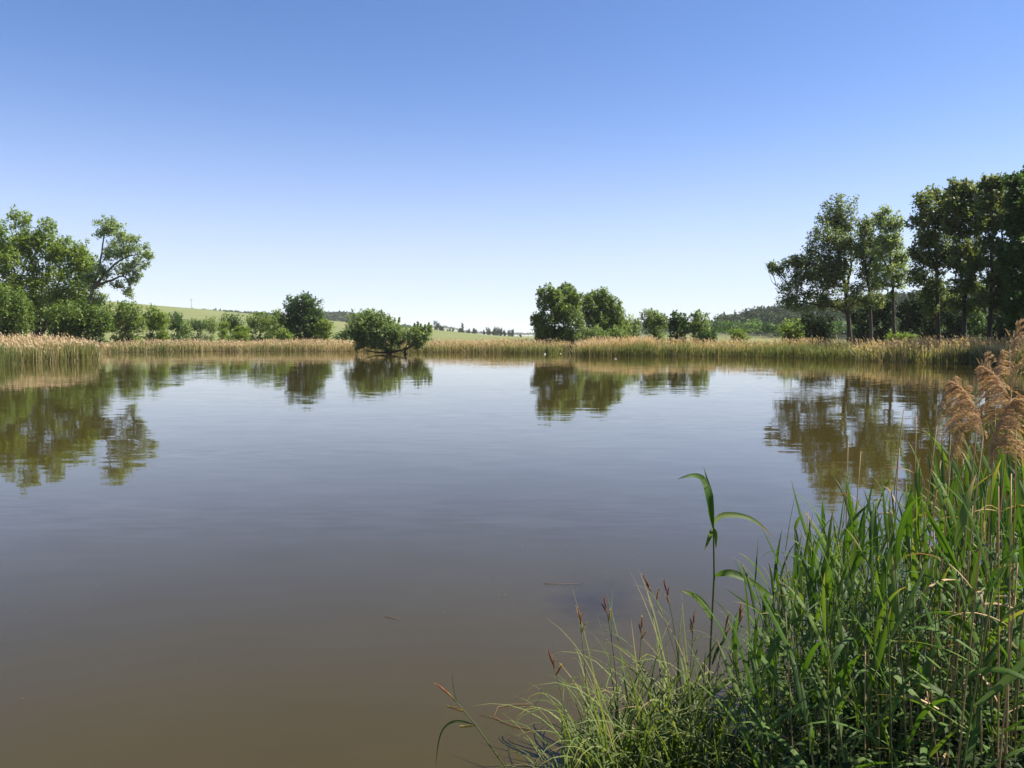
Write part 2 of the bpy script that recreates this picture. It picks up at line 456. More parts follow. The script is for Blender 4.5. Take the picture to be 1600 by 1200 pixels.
# silt-laden water, with clouds of silt and a dark raft of weed just under the surface
sn = nd(nt, 'ShaderNodeTexNoise', Scale=.25, Detail=5.0, Roughness=.6); L(geo.outputs['Position'], sn.inputs['Vector'])
silt = ramp(nt, sn.outputs['Fac'], [(.3, (.035, .0268, .006)), (.7, (.042, .0325, .0085))])
wd_ = nd(nt, 'ShaderNodeVectorMath', operation='SUBTRACT'); L(geo.outputs['Position'], wd_.inputs[0]); wd_.inputs[1].default_value = (.68, 6.55, 0)
ws = nd(nt, 'ShaderNodeVectorMath', operation='MULTIPLY'); L(wd_.outputs[0], ws.inputs[0]); ws.inputs[1].default_value = (1.7, .95, 0)
wl = nd(nt, 'ShaderNodeVectorMath', operation='LENGTH'); L(ws.outputs[0], wl.inputs[0])
wn = nd(nt, 'ShaderNodeTexNoise', Scale=3.6, Detail=9.0, Roughness=.8); L(geo.outputs['Position'], wn.inputs['Vector'])
wm = nd(nt, 'ShaderNodeMath', operation='MULTIPLY_ADD'); L(wl.outputs['Value'], wm.inputs[0]); wm.inputs[1].default_value = -.42; L(wn.outputs['Fac'], wm.inputs[2])
wr = nd(nt, 'ShaderNodeMapRange'); wr.inputs[1].default_value = .18; wr.inputs[2].default_value = .5; wr.inputs[4].default_value = .8; L(wm.outputs[0], wr.inputs[0])
wx = nd(nt, 'ShaderNodeMix', data_type='RGBA'); L(wr.outputs[0], wx.inputs[0]); L(silt, wx.inputs[6]); wx.inputs[7].default_value = (.019, .0125, .0035, 1)
p = nd(nt, 'ShaderNodeBsdfPrincipled', Roughness=.03, IOR=1.333)
L(wx.outputs[2], p.inputs['Base Color']); L(nn.outputs[0], p.inputs['Normal'])
L(p.outputs[0], out.inputs[0])
# pond sheet: a little larger than the shore line, its rim runs under the ground
wx0, wx1, wy0, wy1 = POND[:, 0].min() - 3, POND[:, 0].max() + 3, 1.6, POND[:, 1].max() + 2
xs_ = np.linspace(wx0, wx1, 40); ys_ = np.linspace(wy0, wy1, 40)
WX, WY = np.meshgrid(xs_, ys_)
idx = np.arange(1600).reshape(40, 40)
Q = np.stack([idx[:-1, :-1], idx[:-1, 1:], idx[1:, 1:], idx[1:, :-1]], -1).reshape(-1, 4)
cx = .25 * (WX[:-1, :-1] + WX[1:, 1:] + WX[:-1, 1:] + WX[1:, :-1]).ravel(); cyy = .25 * (WY[:-1, :-1] + WY[1:, 1:] + WY[:-1, 1:] + WY[1:, :-1]).ravel()
Q = Q[pond_dist(cx, cyy) < 6]
link('water', mesh('water', np.stack([WX, WY, WX * 0], -1), Q, mats=[m]), kind='structure')

# ------------------------------------------------------------------ trees
def crown_geo(blobs, rng, leaf, n_leaves, clump=.33, shell=.45, droop=0.0, fill=1.0, grow=1.16, stray=.27):
    """leaf clumps spread through ellipsoid blobs; returns geometry and clump centres"""
    B = np.array([b[:6] for b in blobs], float)
    area = (B[:, 3] * B[:, 4] + B[:, 4] * B[:, 5] + B[:, 3] * B[:, 5])
    share = area / area.sum()
    g = Geo(); tips = []
    for b, s in zip(B, share):
        c, r = b[:3], b[3:] * grow
        nl = max(40, int(n_leaves * s))
        rm = r.mean()
        cr = max(leaf * 1.9, clump * .72 * rm)
        K = max(7, int(fill * 2.6 * (rm / cr) ** 2 + 3))
        dr = unit(rng.normal(size=(K, 3))) * (shell + (1.06 - shell) * rng.random((K, 1)) ** .6)
        cc = c + dr * r * (1 - .4 * cr / rm)
        cs = cr * rng.uniform(.55, 1.4, K)
        ct = rng.normal(.5, .17, K)
        which = rng.choice(K, nl, p=cs ** 2 / (cs ** 2).sum())
        off = rng.normal(size=(nl, 3)) * .52
        axs = unit(dr * .8 + np.array((0, 0, .55)) + rng.normal(size=(K, 3)) * .45)
        al_ = rng.uniform(-1.0, 1.5, nl)
        pos = cc[which] + off * (cs[which] * np.clip(1.0 - .38 * al_, .3, 1.2))[:, None] * .8 + axs[which] * (al_ * cs[which])[:, None]
        st = rng.random(nl) < stray
        pos[st] = c + unit(rng.normal(size=(st.sum(), 3))) * (rng.random((st.sum(), 1)) ** .4) * r * 1.05
        pos[:, 2] -= droop * cs[which] * rng.random(nl)
        outw = unit(pos - c)
        nrm = unit(unit(off) * .7 + outw * .4 + np.array((0, 0, .4)) + rng.normal(size=(nl, 3)) * .6)
        sz = leaf * rng.uniform(.55, 1.25, nl)
        V, Q = cards(pos, nrm, sz, sz * rng.uniform(.45, .75, nl), rng)
        g.add(V, Q, tint=np.repeat(np.clip(ct[which] + rng.normal(0, .14, nl), 0, 1), 4))
        for i in range(K):
            tips.append((cc[i], c))
    return g, tips

def limb(g, a, b, ra, rb, rng, n=6, sag=.12, sides=6):
    a = np.asarray(a, float); b = np.asarray(b, float)
    t = np.linspace(0, 1, n)[:, None]
    L_ = np.linalg.norm(b - a)
    off = rng.normal(size=3) * L_ * .05; up = np.array((0, 0, L_ * sag))
    pts = a + (b - a) * t + (np.sin(t * math.pi)) * (off - up * .5) + rng.normal(size=(n, 3)) * L_ * .012 * np.sin(t * math.pi)
    g.tube(pts, np.linspace(ra, rb, n), sides)
    return pts

def tree(name, label, cat, base, blobs, leafmat, barkmat, seed, leaf=.22, n=9000, trunk_r=.3, trunks=None, group=None, twigs=.35, **kw):
    """base (x, y) ; blobs (x, y, z, rx, ry, rz) in world metres; trunks: list of paths in world metres"""
    rng = np.random.default_rng(seed)
    bz = ground_z(*base) - .15 if base[2:] == () else base[2]
    o = np.array((base[0], base[1], bz))
    root = link(name, None, loc=tuple(o), label=label, category=cat, group=group)
    blobs = [tuple(b[:3]) + tuple(np.array(b[3:6]) * rng.uniform(.72, 1.08)) for b in blobs]
    near_ = [min((np.linalg.norm(np.array(a[:3]) - np.array(b[:3])), j) for j, b in enumerate(blobs) if b is not a)[1] for a in blobs]
    for i_, a in enumerate(list(blobs)):
        b = blobs[near_[i_]]
        k_ = rng.uniform(.3, .7); r_ = (np.array(a[3:6]) + np.array(b[3:6])) / 2
        c_ = np.array(a[:3]) * k_ + np.array(b[:3]) * (1 - k_) + rng.normal(size=3) * r_ * .55
        blobs.append(tuple(c_) + tuple(r_ * rng.uniform(.35, .7)))
    g, tips = crown_geo(blobs, rng, leaf * .86, int(n * 1.28), **kw)
    for v in g.V: v -= o
    cr = link('crown', g.build('crown', [M[leafmat]]), root)
    w_ = Geo(); br = Geo(); limbs = []
    if trunks is None:
        B = np.array([b[:3] for b in blobs])
        topz = B[:, 2].max()
        mid = B.mean(0)
        trunks = [[o, o * .6 + mid * .4 + np.array((0, 0, -(mid[2] - bz) * .1)), mid * .7 + np.array((mid[0], mid[1], topz)) * .3]]
    spine = []
    for k, path in enumerate(trunks):
        path = np.array(path, float)
        tt = np.linspace(0, 1, len(path)); ts = np.linspace(0, 1, 14)
        pts = np.stack([np.interp(ts, tt, path[:, i]) for i in range(3)], 1)
        # round off the corners
        for _ in range(3): pts[1:-1] = (pts[:-2] + 2 * pts[1:-1] + pts[2:]) / 4
        pts[1:-1] += rng.normal(size=(12, 3)) * trunk_r * .12
        r0 = trunk_r * (1 if k == 0 else .7)
        rad = r0 * (1 - .82 * ts); rad[0] *= 1.45; rad[1] *= 1.1
        if k == 0: w_.tube(pts - o, rad, 8)
        else:
            lg = Geo(); lg.tube(pts - o, rad, 8); limbs.append(lg)
        spine += [(pts[i], rad[i]) for i in range(2, 14)]
    SPN = np.array([s[0] for s in spine]); SR = np.array([s[1] for s in spine])
    for b in blobs:
        c = np.array(b[:3]); r = np.array(b[3:6])
        # join a limb at the spine point lower than and near the blob
        d = np.linalg.norm(SPN - c, axis=1) + np.maximum(0, SPN[:, 2] - c[2] + .2 * np.linalg.norm(SPN[:, :2] - c[:2], axis=1)) * 2.5
        i = int(np.argmin(d))
        pts = limb(br, SPN[i] - o, c - o, max(.03, SR[i] * .6), .03, rng)
        cl = [t for t in tips if t[1][0] == b[0] and t[1][1] == b[1] and t[1][2] == b[2]]
        rng.shuffle(cl)
        for tp, _ in cl[:max(3, int(len(cl) * twigs))]:
            a = pts[rng.integers(2, 6)]
            limb(br, a, tp - o, .035, .012, rng, n=4, sides=4)
    tk = link('trunk', w_.build('trunk', [M[barkmat]], smooth=True), root)
    for lg in limbs: link('limb', lg.build('limb', [M[barkmat]], smooth=True), tk)
    link('branches', br.build('branches', [M[barkmat]], smooth=True), tk, kind='stuff')
    return root

def px_blobs(lst, Y, depth=.8, jitter=0.0, seed=0):
    """blobs given as (px, py, rx, ry) in photo pixels [, depth offset in m] at distance Y"""
    rng = random.Random(seed); r_ = []
    for b in lst:
        dy = b[4] if len(b) > 4 else rng.uniform(-jitter, jitter)
        c = at(b[0], b[1], Y + dy)
        k = (Y + dy) / 1250.0
        rx, rz = b[2] * k, b[3] * k
        r_.append((c[0], c[1], c[2], rx, max(.5, depth * (rx + rz) / 2), rz))
    return r_

def px_path(lst, Y):
    r_ = []
    for i, b in enumerate(lst):
        p_ = at(b[0], b[1], Y + (b[2] if len(b) > 2 else 0))
        r_.append(p_)
    if lst[0][1] >= 535: r_[0][2] = ground_z(r_[0][0], r_[0][1]) - .15
    return r_

def ptree(name, label, cat, px, Y, blobs, leafmat, barkmat, seed, trunks=None, depth=.8, jitter=1.2, **kw):
    if cat == 'bush' or name in ('hedge_shrub', 'round_tree', 'goat_willow_tree', 'young_willow_tree', 'alder_tree'):
        lo, hi = min(b[0] - b[2] * .7 for b in blobs), max(b[0] + b[2] * .7 for b in blobs)
        low = 527 + 1.0 * 1250 / Y
        hw = (hi - lo) / 2
        if cat == 'bush': kw.setdefault('grow', 1.14 if len(blobs) > 3 else 1.28)
        blobs = blobs + [(lo + hw * f, low - 5, hw * .38, 9) for f in ((.5, 1.5) if hw < 14 else (.4, 1.0, 1.6))]
    x = (px - 800) / 1250.0 * Y
    B = px_blobs(blobs, Y, depth, jitter, seed)
    T = [px_path(t, Y) for t in trunks] if trunks else None
    if T:
        return tree(name, label, cat, (T[0][0][0], T[0][0][1]), B, leafmat, barkmat, seed, trunks=T, **kw)
    return tree(name, label, cat, (x, Y), B, leafmat, barkmat, seed, **kw)

# -- left shore
ptree('poplar_tree', 'largest broad bright green tree on the reedy shore, cut by the picture edge', 'tree', 52, 130,
      [(32, 345, 20, 20), (74, 358, 13, 18), (10, 375, 28, 28), (48, 383, 30, 28), (90, 388, 26, 26), (-22, 400, 34, 34), (22, 412, 34, 30), (68, 418, 34, 30), (112, 412, 26, 30),
       (138, 418, 16, 22), (0, 450, 38, 30), (46, 455, 36, 30), (92, 455, 34, 30), (130, 455, 24, 26), (66, 490, 30, 26), (110, 488, 26, 22), (24, 490, 28, 24), (140, 485, 18, 18)], 'leaf_bright', 'bark', 11,
      trunks=[[(60, 545), (58, 500), (52, 430), (40, 360)], [(60, 545), (78, 480), (100, 420)], [(60, 545), (40, 480), (5, 420)]], n=34000, leaf=.25, trunk_r=.55, jitter=2.5, clump=.36)
ptree('leaning_poplar_tree', 'grey-green poplar leaning out with an airy arching limb over shrubs', 'tree', 112, 127,
      [(166, 350, 20, 10), (178, 358, 13, 12), (158, 366, 14, 8), (206, 372, 16, 8), (200, 388, 22, 8), (226, 398, 16, 7), (184, 398, 16, 10), (212, 408, 14, 8), (196, 422, 18, 8), (216, 430, 7, 9),
       (206, 440, 9, 8), (184, 444, 12, 7), (200, 455, 10, 9), (166, 400, 10, 10), (160, 425, 14, 14), (148, 445, 14, 12), (205, 462, 6, 5), (150, 470, 14, 12), (140, 432, 12, 14), (226, 385, 9, 6), (236, 402, 7, 5), (190, 372, 10, 8), (176, 384, 8, 9), (222, 416, 8, 6)], 'leaf_silver', 'bark_pale', 12,
      trunks=[[(118, 545), (130, 490), (146, 450), (160, 400), (164, 350)], [(146, 450), (170, 420), (196, 400), (228, 396)], [(146, 448), (172, 438), (196, 428), (206, 455)]], n=10500, leaf=.19, trunk_r=.36, depth=1.0, clump=.5, shell=.1, stray=.18)
ptree('shore_bush', 'bright leafy bush below the big tree at the picture edge', 'bush', 18, 112,
      [(10, 478, 28, 28), (-20, 490, 30, 36), (30, 497, 24, 28), (8, 515, 34, 20)], 'leaf_mid', 'bark', 13, n=9000, leaf=.2, trunk_r=.14)
ptree('shore_bush', 'rounded green bush under the leaning poplar', 'bush', 120, 116,
      [(100, 495, 24, 22), (128, 492, 26, 24), (150, 500, 20, 22), (118, 515, 34, 16), (90, 512, 18, 18), (158, 512, 14, 14)], 'leaf_mid', 'bark', 14, n=10000, leaf=.2, trunk_r=.14)
ptree('hawthorn_bush', 'dark broad shrub beside the leaning poplar on the meadow edge', 'bush', 195, 138,
      [(184, 490, 17, 18), (205, 488, 15, 16), (196, 508, 26, 18), (176, 506, 12, 18), (218, 508, 10, 16)], 'leaf_olive', 'bark', 15, n=6500, leaf=.2, trunk_r=.12)
ptree('hawthorn_bush', 'lighter green shrub with a short forked trunk showing', 'bush', 240, 146,
      [(238, 494, 18, 15), (252, 500, 14, 15), (230, 506, 12, 14), (246, 508, 14, 10)], 'leaf_bright', 'bark', 16, n=4500, leaf=.2, trunk_r=.14,
      trunks=[[(238, 540), (238, 520), (246, 505)], [(238, 528), (232, 508)]])
ptree('meadow_bush', 'small light green bush between reeds and forked shrub', 'bush', 256, 134, [(256, 520, 8, 7), (252, 526, 8, 6)], 'leaf_bright', 'bark', 17, n=1200, leaf=.16, trunk_r=.06)
ptree('meadow_bush', 'small dark rounded shrub on the meadow under the hill field', 'bush', 276, 165, [(274, 498, 11, 12), (280, 506, 10, 10), (270, 510, 9, 9)], 'leaf_dark', 'bark', 18, n=2400, leaf=.2, trunk_r=.1)
ptree('meadow_bush', 'thin grey-green bush standing alone on the meadow', 'bush', 291, 150, [(291, 511, 9, 9), (292, 520, 9, 8)], 'leaf_willow', 'bark', 19, n=1300, leaf=.16, trunk_r=.06)
ptree('meadow_bush', 'low dark shrub behind the thin bush on the meadow', 'bush', 305, 185, [(301, 506, 9, 9), (310, 510, 10, 9)], 'leaf_dark', 'bark', 20, n=1800, leaf=.2, trunk_r=.1)
ptree('meadow_bush', 'low olive shrub right of the low dark shrub on the meadow', 'bush', 328, 188, [(322, 507, 9, 9), (332, 504, 10, 8), (330, 512, 11, 7)], 'leaf_olive', 'bark', 21, n=1900, leaf=.2, trunk_r=.1)
ptree('meadow_bush', 'small pale green bush in front of the dark hedge shrub', 'bush', 350, 140, [(350, 511, 8, 10), (348, 522, 8, 7)], 'leaf_bright', 'bark', 22, n=1300, leaf=.17, trunk_r=.06)
ptree('hedge_shrub', 'dark dense shrub at the hedge end under the hill field', 'bush', 364, 170, [(358, 502, 12, 10), (370, 502, 11, 10), (364, 511, 14, 10)], 'leaf_dark', 'bark', 23, n=2600, leaf=.2, trunk_r=.12)
ptree('meadow_bush', 'bright yellow-green rounded bush just behind the straw reeds', 'bush', 378, 136, [(374, 516, 8, 8), (384, 518, 8, 8), (378, 523, 13, 7), (366, 521, 6, 7)], 'leaf_bright', 'bark', 24, n=2200, leaf=.17, trunk_r=.06)
ptree('hedge_shrub', 'olive green bushy tree beside the round tree', 'tree', 405, 160, [(396, 500, 13, 12), (412, 497, 14, 12), (402, 511, 18, 12), (420, 510, 12, 14)], 'leaf_olive', 'bark', 25, n=4200, leaf=.2, trunk_r=.13)
ptree('hedge_shrub', 'brownish sparse small tree touching the round tree', 'tree', 433, 156, [(432, 491, 9, 8), (430, 502, 13, 10), (438, 512, 12, 12)], 'leaf_olive', 'bark', 26, n=2300, leaf=.19, trunk_r=.12, clump=.45, shell=.25)
ptree('meadow_bush', 'low bright bush at the foot of the round tree', 'bush', 446, 140, [(442, 521, 9, 7), (451, 524, 8, 6)], 'leaf_bright', 'bark', 27, n=1200, leaf=.17, trunk_r=.05)
ptree('round_tree', 'dense dark green round-crowned tree standing alone behind the reeds', 'tree', 477, 150,
      [(458, 478, 13, 13), (474, 474, 15, 12), (490, 480, 14, 14), (458, 495, 14, 14), (478, 494, 18, 16), (496, 497, 13, 15), (464, 512, 16, 11), (488, 512, 16, 10), (452, 508, 8, 10)], 'leaf_dark', 'bark', 28, n=13000, leaf=.22, trunk_r=.28, clump=.3, stray=.2, grow=1.2,
      trunks=[[(476, 545), (476, 520), (476, 495), (474, 475)]])
ptree('shore_bush', 'green bush on the lower side of the round tree', 'bush', 508, 147, [(505, 507, 10, 12), (512, 515, 10, 11), (503, 520, 12, 8)], 'leaf_bright', 'bark', 29, n=2400, leaf=.19, trunk_r=.1)
ptree('shore_bush', 'small dark bush between round tree and willow in the water', 'bush', 532, 150, [(528, 526, 8, 5), (538, 524, 8, 6)], 'leaf_dark', 'bark', 30, n=1000, leaf=.18, trunk_r=.05)

# -- willow in the water
def water_willow():
    Y = 105
    rng = np.random.default_rng(41)
    B = px_blobs([(562, 505, 17, 15), (580, 500, 18, 14), (600, 503, 18, 14), (552, 520, 14, 12), (575, 520, 18, 14), (598, 520, 18, 14), (617, 517, 14, 11), (632, 520, 12, 9), (585, 535, 16, 11), (606, 538, 15, 10), (566, 533, 11, 9),
                  (650, 521, 11, 11), (663, 522, 11, 13), (656, 533, 13, 10), (559, 541, 6, 6), (641, 530, 9, 6), (622, 532, 10, 8)], Y, 1.0, 1.0, 3)
    t1 = [at(606, 556, Y), at(606, 549, Y), at(592, 530, Y), at(580, 505, Y)]
    t2 = [at(634, 556, Y), at(632, 546, Y - .3), at(645, 541, Y - .4), at(664, 522, Y)]
    t3 = [at(606, 550, Y), at(618, 549, Y - .5), at(630, 547, Y - .3), at(638, 535, Y)]
    t4 = [at(610, 556, Y + .4), at(612, 540, Y + .4), at(612, 515, Y + .4)]
    root = tree('water_willow', 'spreading low willow rooted in the open water before the far reeds', 'tree', (t1[0][0], Y, -.25), B, 'leaf_willow', 'bark', 41, leaf=.16, n=14000, trunk_r=.32, trunks=[t1, t2, t3, t4], clump=.34)
    # upright leafy shoots
    o = np.array(root.location)
    g = Geo()
    for px, py, py1 in [(596, 484, 506), (590, 489, 506), (601, 490, 508), (609, 493, 510), (617, 497, 512), (624, 496, 515), (648, 505, 522), (653, 502, 524), (658, 506, 524), (664, 507, 522), (670, 503, 524), (674, 508, 526), (583, 489, 502), (570, 490, 503), (577, 487, 503)]:
        a, b = at(px + rng.uniform(-3, 0), py1, Y), at(px, py, Y)
        k = 110
        t = rng.random(k) ** .8
        c = a + (b - a) * t[:, None] + rng.normal(size=(k, 3)) * (.22 * (1.1 - t))[:, None]
        nr = unit(rng.normal(size=(k, 3)) + np.array((0, 0, .3)))
        V, Q = cards(c - o, nr, .15, .07, rng)
        g.add(V, Q, tint=np.repeat(np.clip(rng.normal(.6, .15, k), 0, 1), 4))
        g.tube([a - o, (a + b) / 2 - o, b - o], [.02, .015, .008], 4)
    link('shoots', g.build('shoots', [M['leaf_willow']]), root, kind='stuff')
water_willow()

# -- middle group
ptree('goat_willow_tree', 'tall dark willow tree with a side lobe, behind the gap in the reeds', 'tree', 868, 121,
      [(856, 458, 13, 12), (850, 475, 12, 14), (868, 472, 15, 16), (838, 500, 11, 11), (850, 505, 15, 16), (872, 492, 18, 18), (890, 482, 16, 18), (895, 505, 16, 18), (860, 522, 18, 14), (885, 524, 18, 12), (900, 468, 10, 12), (846, 522, 10, 12)], 'leaf_olive', 'bark', 51, n=21000, leaf=.19, trunk_r=.3, grow=1.2, stray=.22)
ptree('spire_tree', 'grey-green pointed crown rising above the dark willow', 'tree', 886, 128, [(884, 449, 9, 8), (891, 456, 10, 9), (882, 462, 11, 10), (890, 480, 12, 14)], 'leaf_willow', 'bark', 52, n=3000, leaf=.19, trunk_r=.2, clump=.4)
ptree('goat_willow_tree', 'broad rounded sunlit willow tree right of the dark willow', 'tree', 940, 124,
      [(922, 466, 13, 11), (940, 465, 15, 12), (954, 475, 14, 14), (920, 485, 15, 16), (942, 488, 18, 18), (962, 495, 13, 18), (925, 508, 16, 18), (950, 512, 18, 16), (970, 513, 10, 16)], 'leaf_olive', 'bark', 53, n=18500, leaf=.19, trunk_r=.3, grow=1.2, stray=.22)
ptree('shore_bush', 'pale willow scrub at the foot of the two big willows', 'bush', 918, 112, [(912, 518, 10, 10), (925, 522, 12, 9), (905, 526, 8, 8), (940, 524, 12, 8), (932, 514, 8, 7)], 'leaf_willow', 'bark', 54, n=3600, leaf=.16, trunk_r=.08)
ptree('shore_bush', 'light green scrub at the right foot of the sunlit willow', 'bush', 968, 114, [(960, 521, 11, 8), (974, 524, 9, 7)], 'leaf_willow', 'bark', 55, n=1800, leaf=.16, trunk_r=.06)
ptree('shore_bush', 'grey thin bush between the sunlit willow and a smaller one', 'bush', 992, 130, [(984, 505, 8, 12), (996, 506, 8, 11), (990, 518, 12, 10)], 'leaf_silver', 'bark_pale', 56, n=1800, leaf=.18, trunk_r=.09, clump=.5, shell=.15)
ptree('young_willow_tree', 'light olive rounded young willow behind the reeds', 'tree', 1020, 132, [(1012, 494, 11, 10), (1024, 496, 11, 11), (1034, 504, 10, 12), (1012, 510, 11, 12), (1026, 516, 16, 12)], 'leaf_willow', 'bark', 57, n=4500, leaf=.18, trunk_r=.14)
ptree('alder_tree', 'small dark alder with a layered crown behind the reeds', 'tree', 1058, 128, [(1055, 495, 9, 9), (1066, 502, 10, 10), (1050, 510, 11, 11), (1064, 518, 14, 10)], 'leaf_dark', 'bark', 58, n=3600, leaf=.19, trunk_r=.13)
ptree('alder_tree', 'pale-topped small tree right of the dark alder', 'tree', 1092, 128, [(1088, 494, 9, 9), (1099, 500, 9, 10), (1086, 508, 12, 12), (1102, 514, 9, 10), (1092, 520, 16, 9)], 'leaf_willow', 'bark', 59, n=3800, leaf=.19, trunk_r=.13)
ptree('shore_bush', 'low dark scrub at the foot of the pale-topped tree', 'bush', 1108, 124, [(1104, 524, 10, 7), (1114, 522, 8, 7)], 'leaf_dark', 'bark', 60, n=1500, leaf=.17, trunk_r=.06)
ptree('shore_bush', 'small bright green bush before the wooded hill', 'bush', 1153, 150, [(1152, 519, 8, 9), (1160, 525, 8, 6), (1148, 526, 8, 6)], 'leaf_bright', 'bark', 61, n=1300, leaf=.18, trunk_r=.06)

# -- right shore: tall trees
tall = 'tall poplars on the shaded shore'
POP = dict(grow=1.27, stray=.3)
ptree('tall_poplar_tree', 'outermost tall poplar with a low spreading branch over the wooded hill', 'tree', 1324, 110,
      [(1338, 470, 14, 14), (1310, 478, 14, 10), (1300, 420, 18, 16), (1312, 325, 22, 18), (1296, 345, 22, 18), (1322, 350, 24, 20), (1284, 370, 20, 17), (1308, 380, 26, 20), (1334, 385, 20, 20), (1268, 392, 18, 16), (1262, 415, 22, 16), (1290, 405, 22, 18), (1240, 410, 16, 11), (1220, 420, 16, 9), (1206, 418, 6, 7),
       (1250, 435, 22, 14), (1284, 432, 22, 16), (1300, 445, 20, 16), (1232, 450, 18, 12), (1262, 458, 20, 14), (1228, 470, 17, 11), (1252, 478, 20, 10), (1284, 470, 16, 14), (1318, 415, 16, 18)], 'leaf_poplar', 'bark', 71,
      trunks=[[(1329, 545), (1324, 470), (1318, 430), (1308, 385), (1304, 340)], [(1325, 490), (1308, 480), (1282, 478), (1245, 470)], [(1322, 460), (1330, 410), (1330, 360)]], n=21000, leaf=.19, trunk_r=.33, clump=.34, shell=.2, fill=1.2, group=tall, **POP)
ptree('tall_poplar_tree', 'tall poplar with a forked crown, second from the hill side', 'tree', 1361, 107,
      [(1372, 470, 10, 12), (1350, 472, 11, 10), (1376, 385, 9, 14), (1352, 365, 14, 18), (1362, 385, 15, 16), (1346, 395, 15, 16), (1368, 410, 14, 16), (1350, 425, 17, 16), (1340, 450, 14, 12), (1366, 445, 12, 13), (1354, 352, 10, 12)], 'leaf_poplar', 'bark', 72,
      trunks=[[(1361, 545), (1360, 460), (1352, 415), (1340, 380)], [(1356, 430), (1364, 390), (1362, 360)]], n=8000, leaf=.18, trunk_r=.24, clump=.42, shell=.15, group=tall, **POP)
ptree('tall_poplar_tree', 'slim tall poplar standing free with sky on both sides', 'tree', 1398, 101,
      [(1406, 350, 7, 12), (1390, 462, 9, 7), (1370, 420, 9, 10), (1412, 405, 8, 12), (1382, 332, 13, 13), (1376, 350, 13, 13), (1392, 352, 13, 14), (1384, 372, 16, 14), (1396, 380, 13, 14), (1378, 395, 15, 13), (1398, 402, 16, 14), (1390, 422, 17, 13), (1406, 428, 13, 13), (1384, 440, 12, 10), (1404, 445, 14, 8)], 'leaf_silver', 'bark', 73,
      trunks=[[(1399, 548), (1396, 480), (1394, 420), (1386, 380), (1382, 330)], [(1394, 425), (1402, 390), (1407, 352)], [(1394, 430), (1380, 405), (1370, 392)]], n=8500, leaf=.17, trunk_r=.22, clump=.42, shell=.15, group=tall, **POP)
ptree('tall_poplar_tree', 'tall dark poplar with leaning sidetwigs, first of the close row', 'tree', 1465, 88,
      [(1480, 470, 13, 14), (1452, 485, 12, 12), (1488, 400, 13, 16), (1428, 395, 8, 10), (1442, 318, 15, 15), (1458, 305, 16, 14), (1474, 312, 17, 16), (1438, 345, 15, 16), (1458, 340, 18, 18), (1478, 348, 16, 18), (1444, 375, 17, 16), (1468, 382, 18, 18), (1440, 405, 16, 14), (1462, 415, 17, 15), (1438, 435, 18, 13), (1468, 445, 17, 14), (1430, 428, 10, 10), (1450, 462, 14, 10)], 'leaf_poplar', 'bark', 74,
      trunks=[[(1467, 548), (1465, 470), (1463, 400), (1460, 320)], [(1465, 430), (1450, 390), (1442, 335)]], n=14500, leaf=.18, trunk_r=.27, clump=.40, shell=.18, group=tall, **POP)
ptree('tall_poplar_tree', 'tall poplar whose trunk forks in a wide V', 'tree', 1507, 84,
      [(1492, 475, 12, 12), (1520, 478, 12, 12), (1534, 400, 10, 16), (1484, 350, 9, 14), (1498, 298, 16, 13), (1515, 300, 16, 15), (1494, 325, 16, 16), (1516, 328, 17, 17), (1498, 355, 17, 16), (1524, 358, 15, 16), (1500, 385, 17, 16), (1520, 392, 16, 16), (1496, 415, 17, 14), (1518, 425, 17, 15), (1500, 445, 16, 12), (1524, 450, 13, 10)], 'leaf_poplar', 'bark', 75,
      trunks=[[(1506, 548), (1507, 465), (1500, 420), (1498, 330)], [(1507, 465), (1522, 420), (1528, 340)]], n=14500, leaf=.18, trunk_r=.26, clump=.40, shell=.18, group=tall, **POP)
ptree('tall_poplar_tree', 'tall poplar with several upright limbs, third of the close row', 'tree', 1547, 81,
      [(1536, 470, 11, 14), (1560, 472, 12, 14), (1532, 345, 8, 16), (1575, 455, 10, 14), (1542, 290, 16, 13), (1560, 285, 16, 13), (1540, 315, 16, 16), (1560, 312, 17, 16), (1546, 345, 17, 17), (1568, 345, 14, 17), (1544, 378, 16, 16), (1562, 385, 16, 16), (1548, 412, 16, 14), (1568, 420, 14, 14), (1550, 440, 14, 12)], 'leaf_poplar', 'bark', 76,
      trunks=[[(1545, 550), (1548, 470), (1550, 420), (1542, 330)], [(1549, 440), (1566, 390), (1566, 320)], [(1549, 470), (1562, 440), (1572, 400)]], n=14500, leaf=.18, trunk_r=.26, clump=.40, shell=.18, group=tall, **POP)
ptree('tall_poplar_tree', 'dense dark tall poplar cut by the picture edge', 'tree', 1592, 77,
      [(1575, 400, 9, 16), (1578, 480, 10, 18), (1588, 285, 17, 14), (1608, 278, 18, 16), (1586, 315, 17, 18), (1610, 315, 20, 20), (1588, 350, 17, 18), (1612, 355, 20, 20), (1590, 390, 18, 18), (1612, 395, 18, 20), (1592, 430, 18, 18), (1612, 440, 18, 20), (1594, 470, 18, 18), (1596, 505, 18, 20)], 'leaf_dark', 'bark', 77,
      trunks=[[(1594, 552), (1593, 460), (1594, 300)], [(1606, 552), (1608, 450), (1610, 300)]], n=19000, leaf=.2, trunk_r=.36, clump=.36, group=tall, **POP)
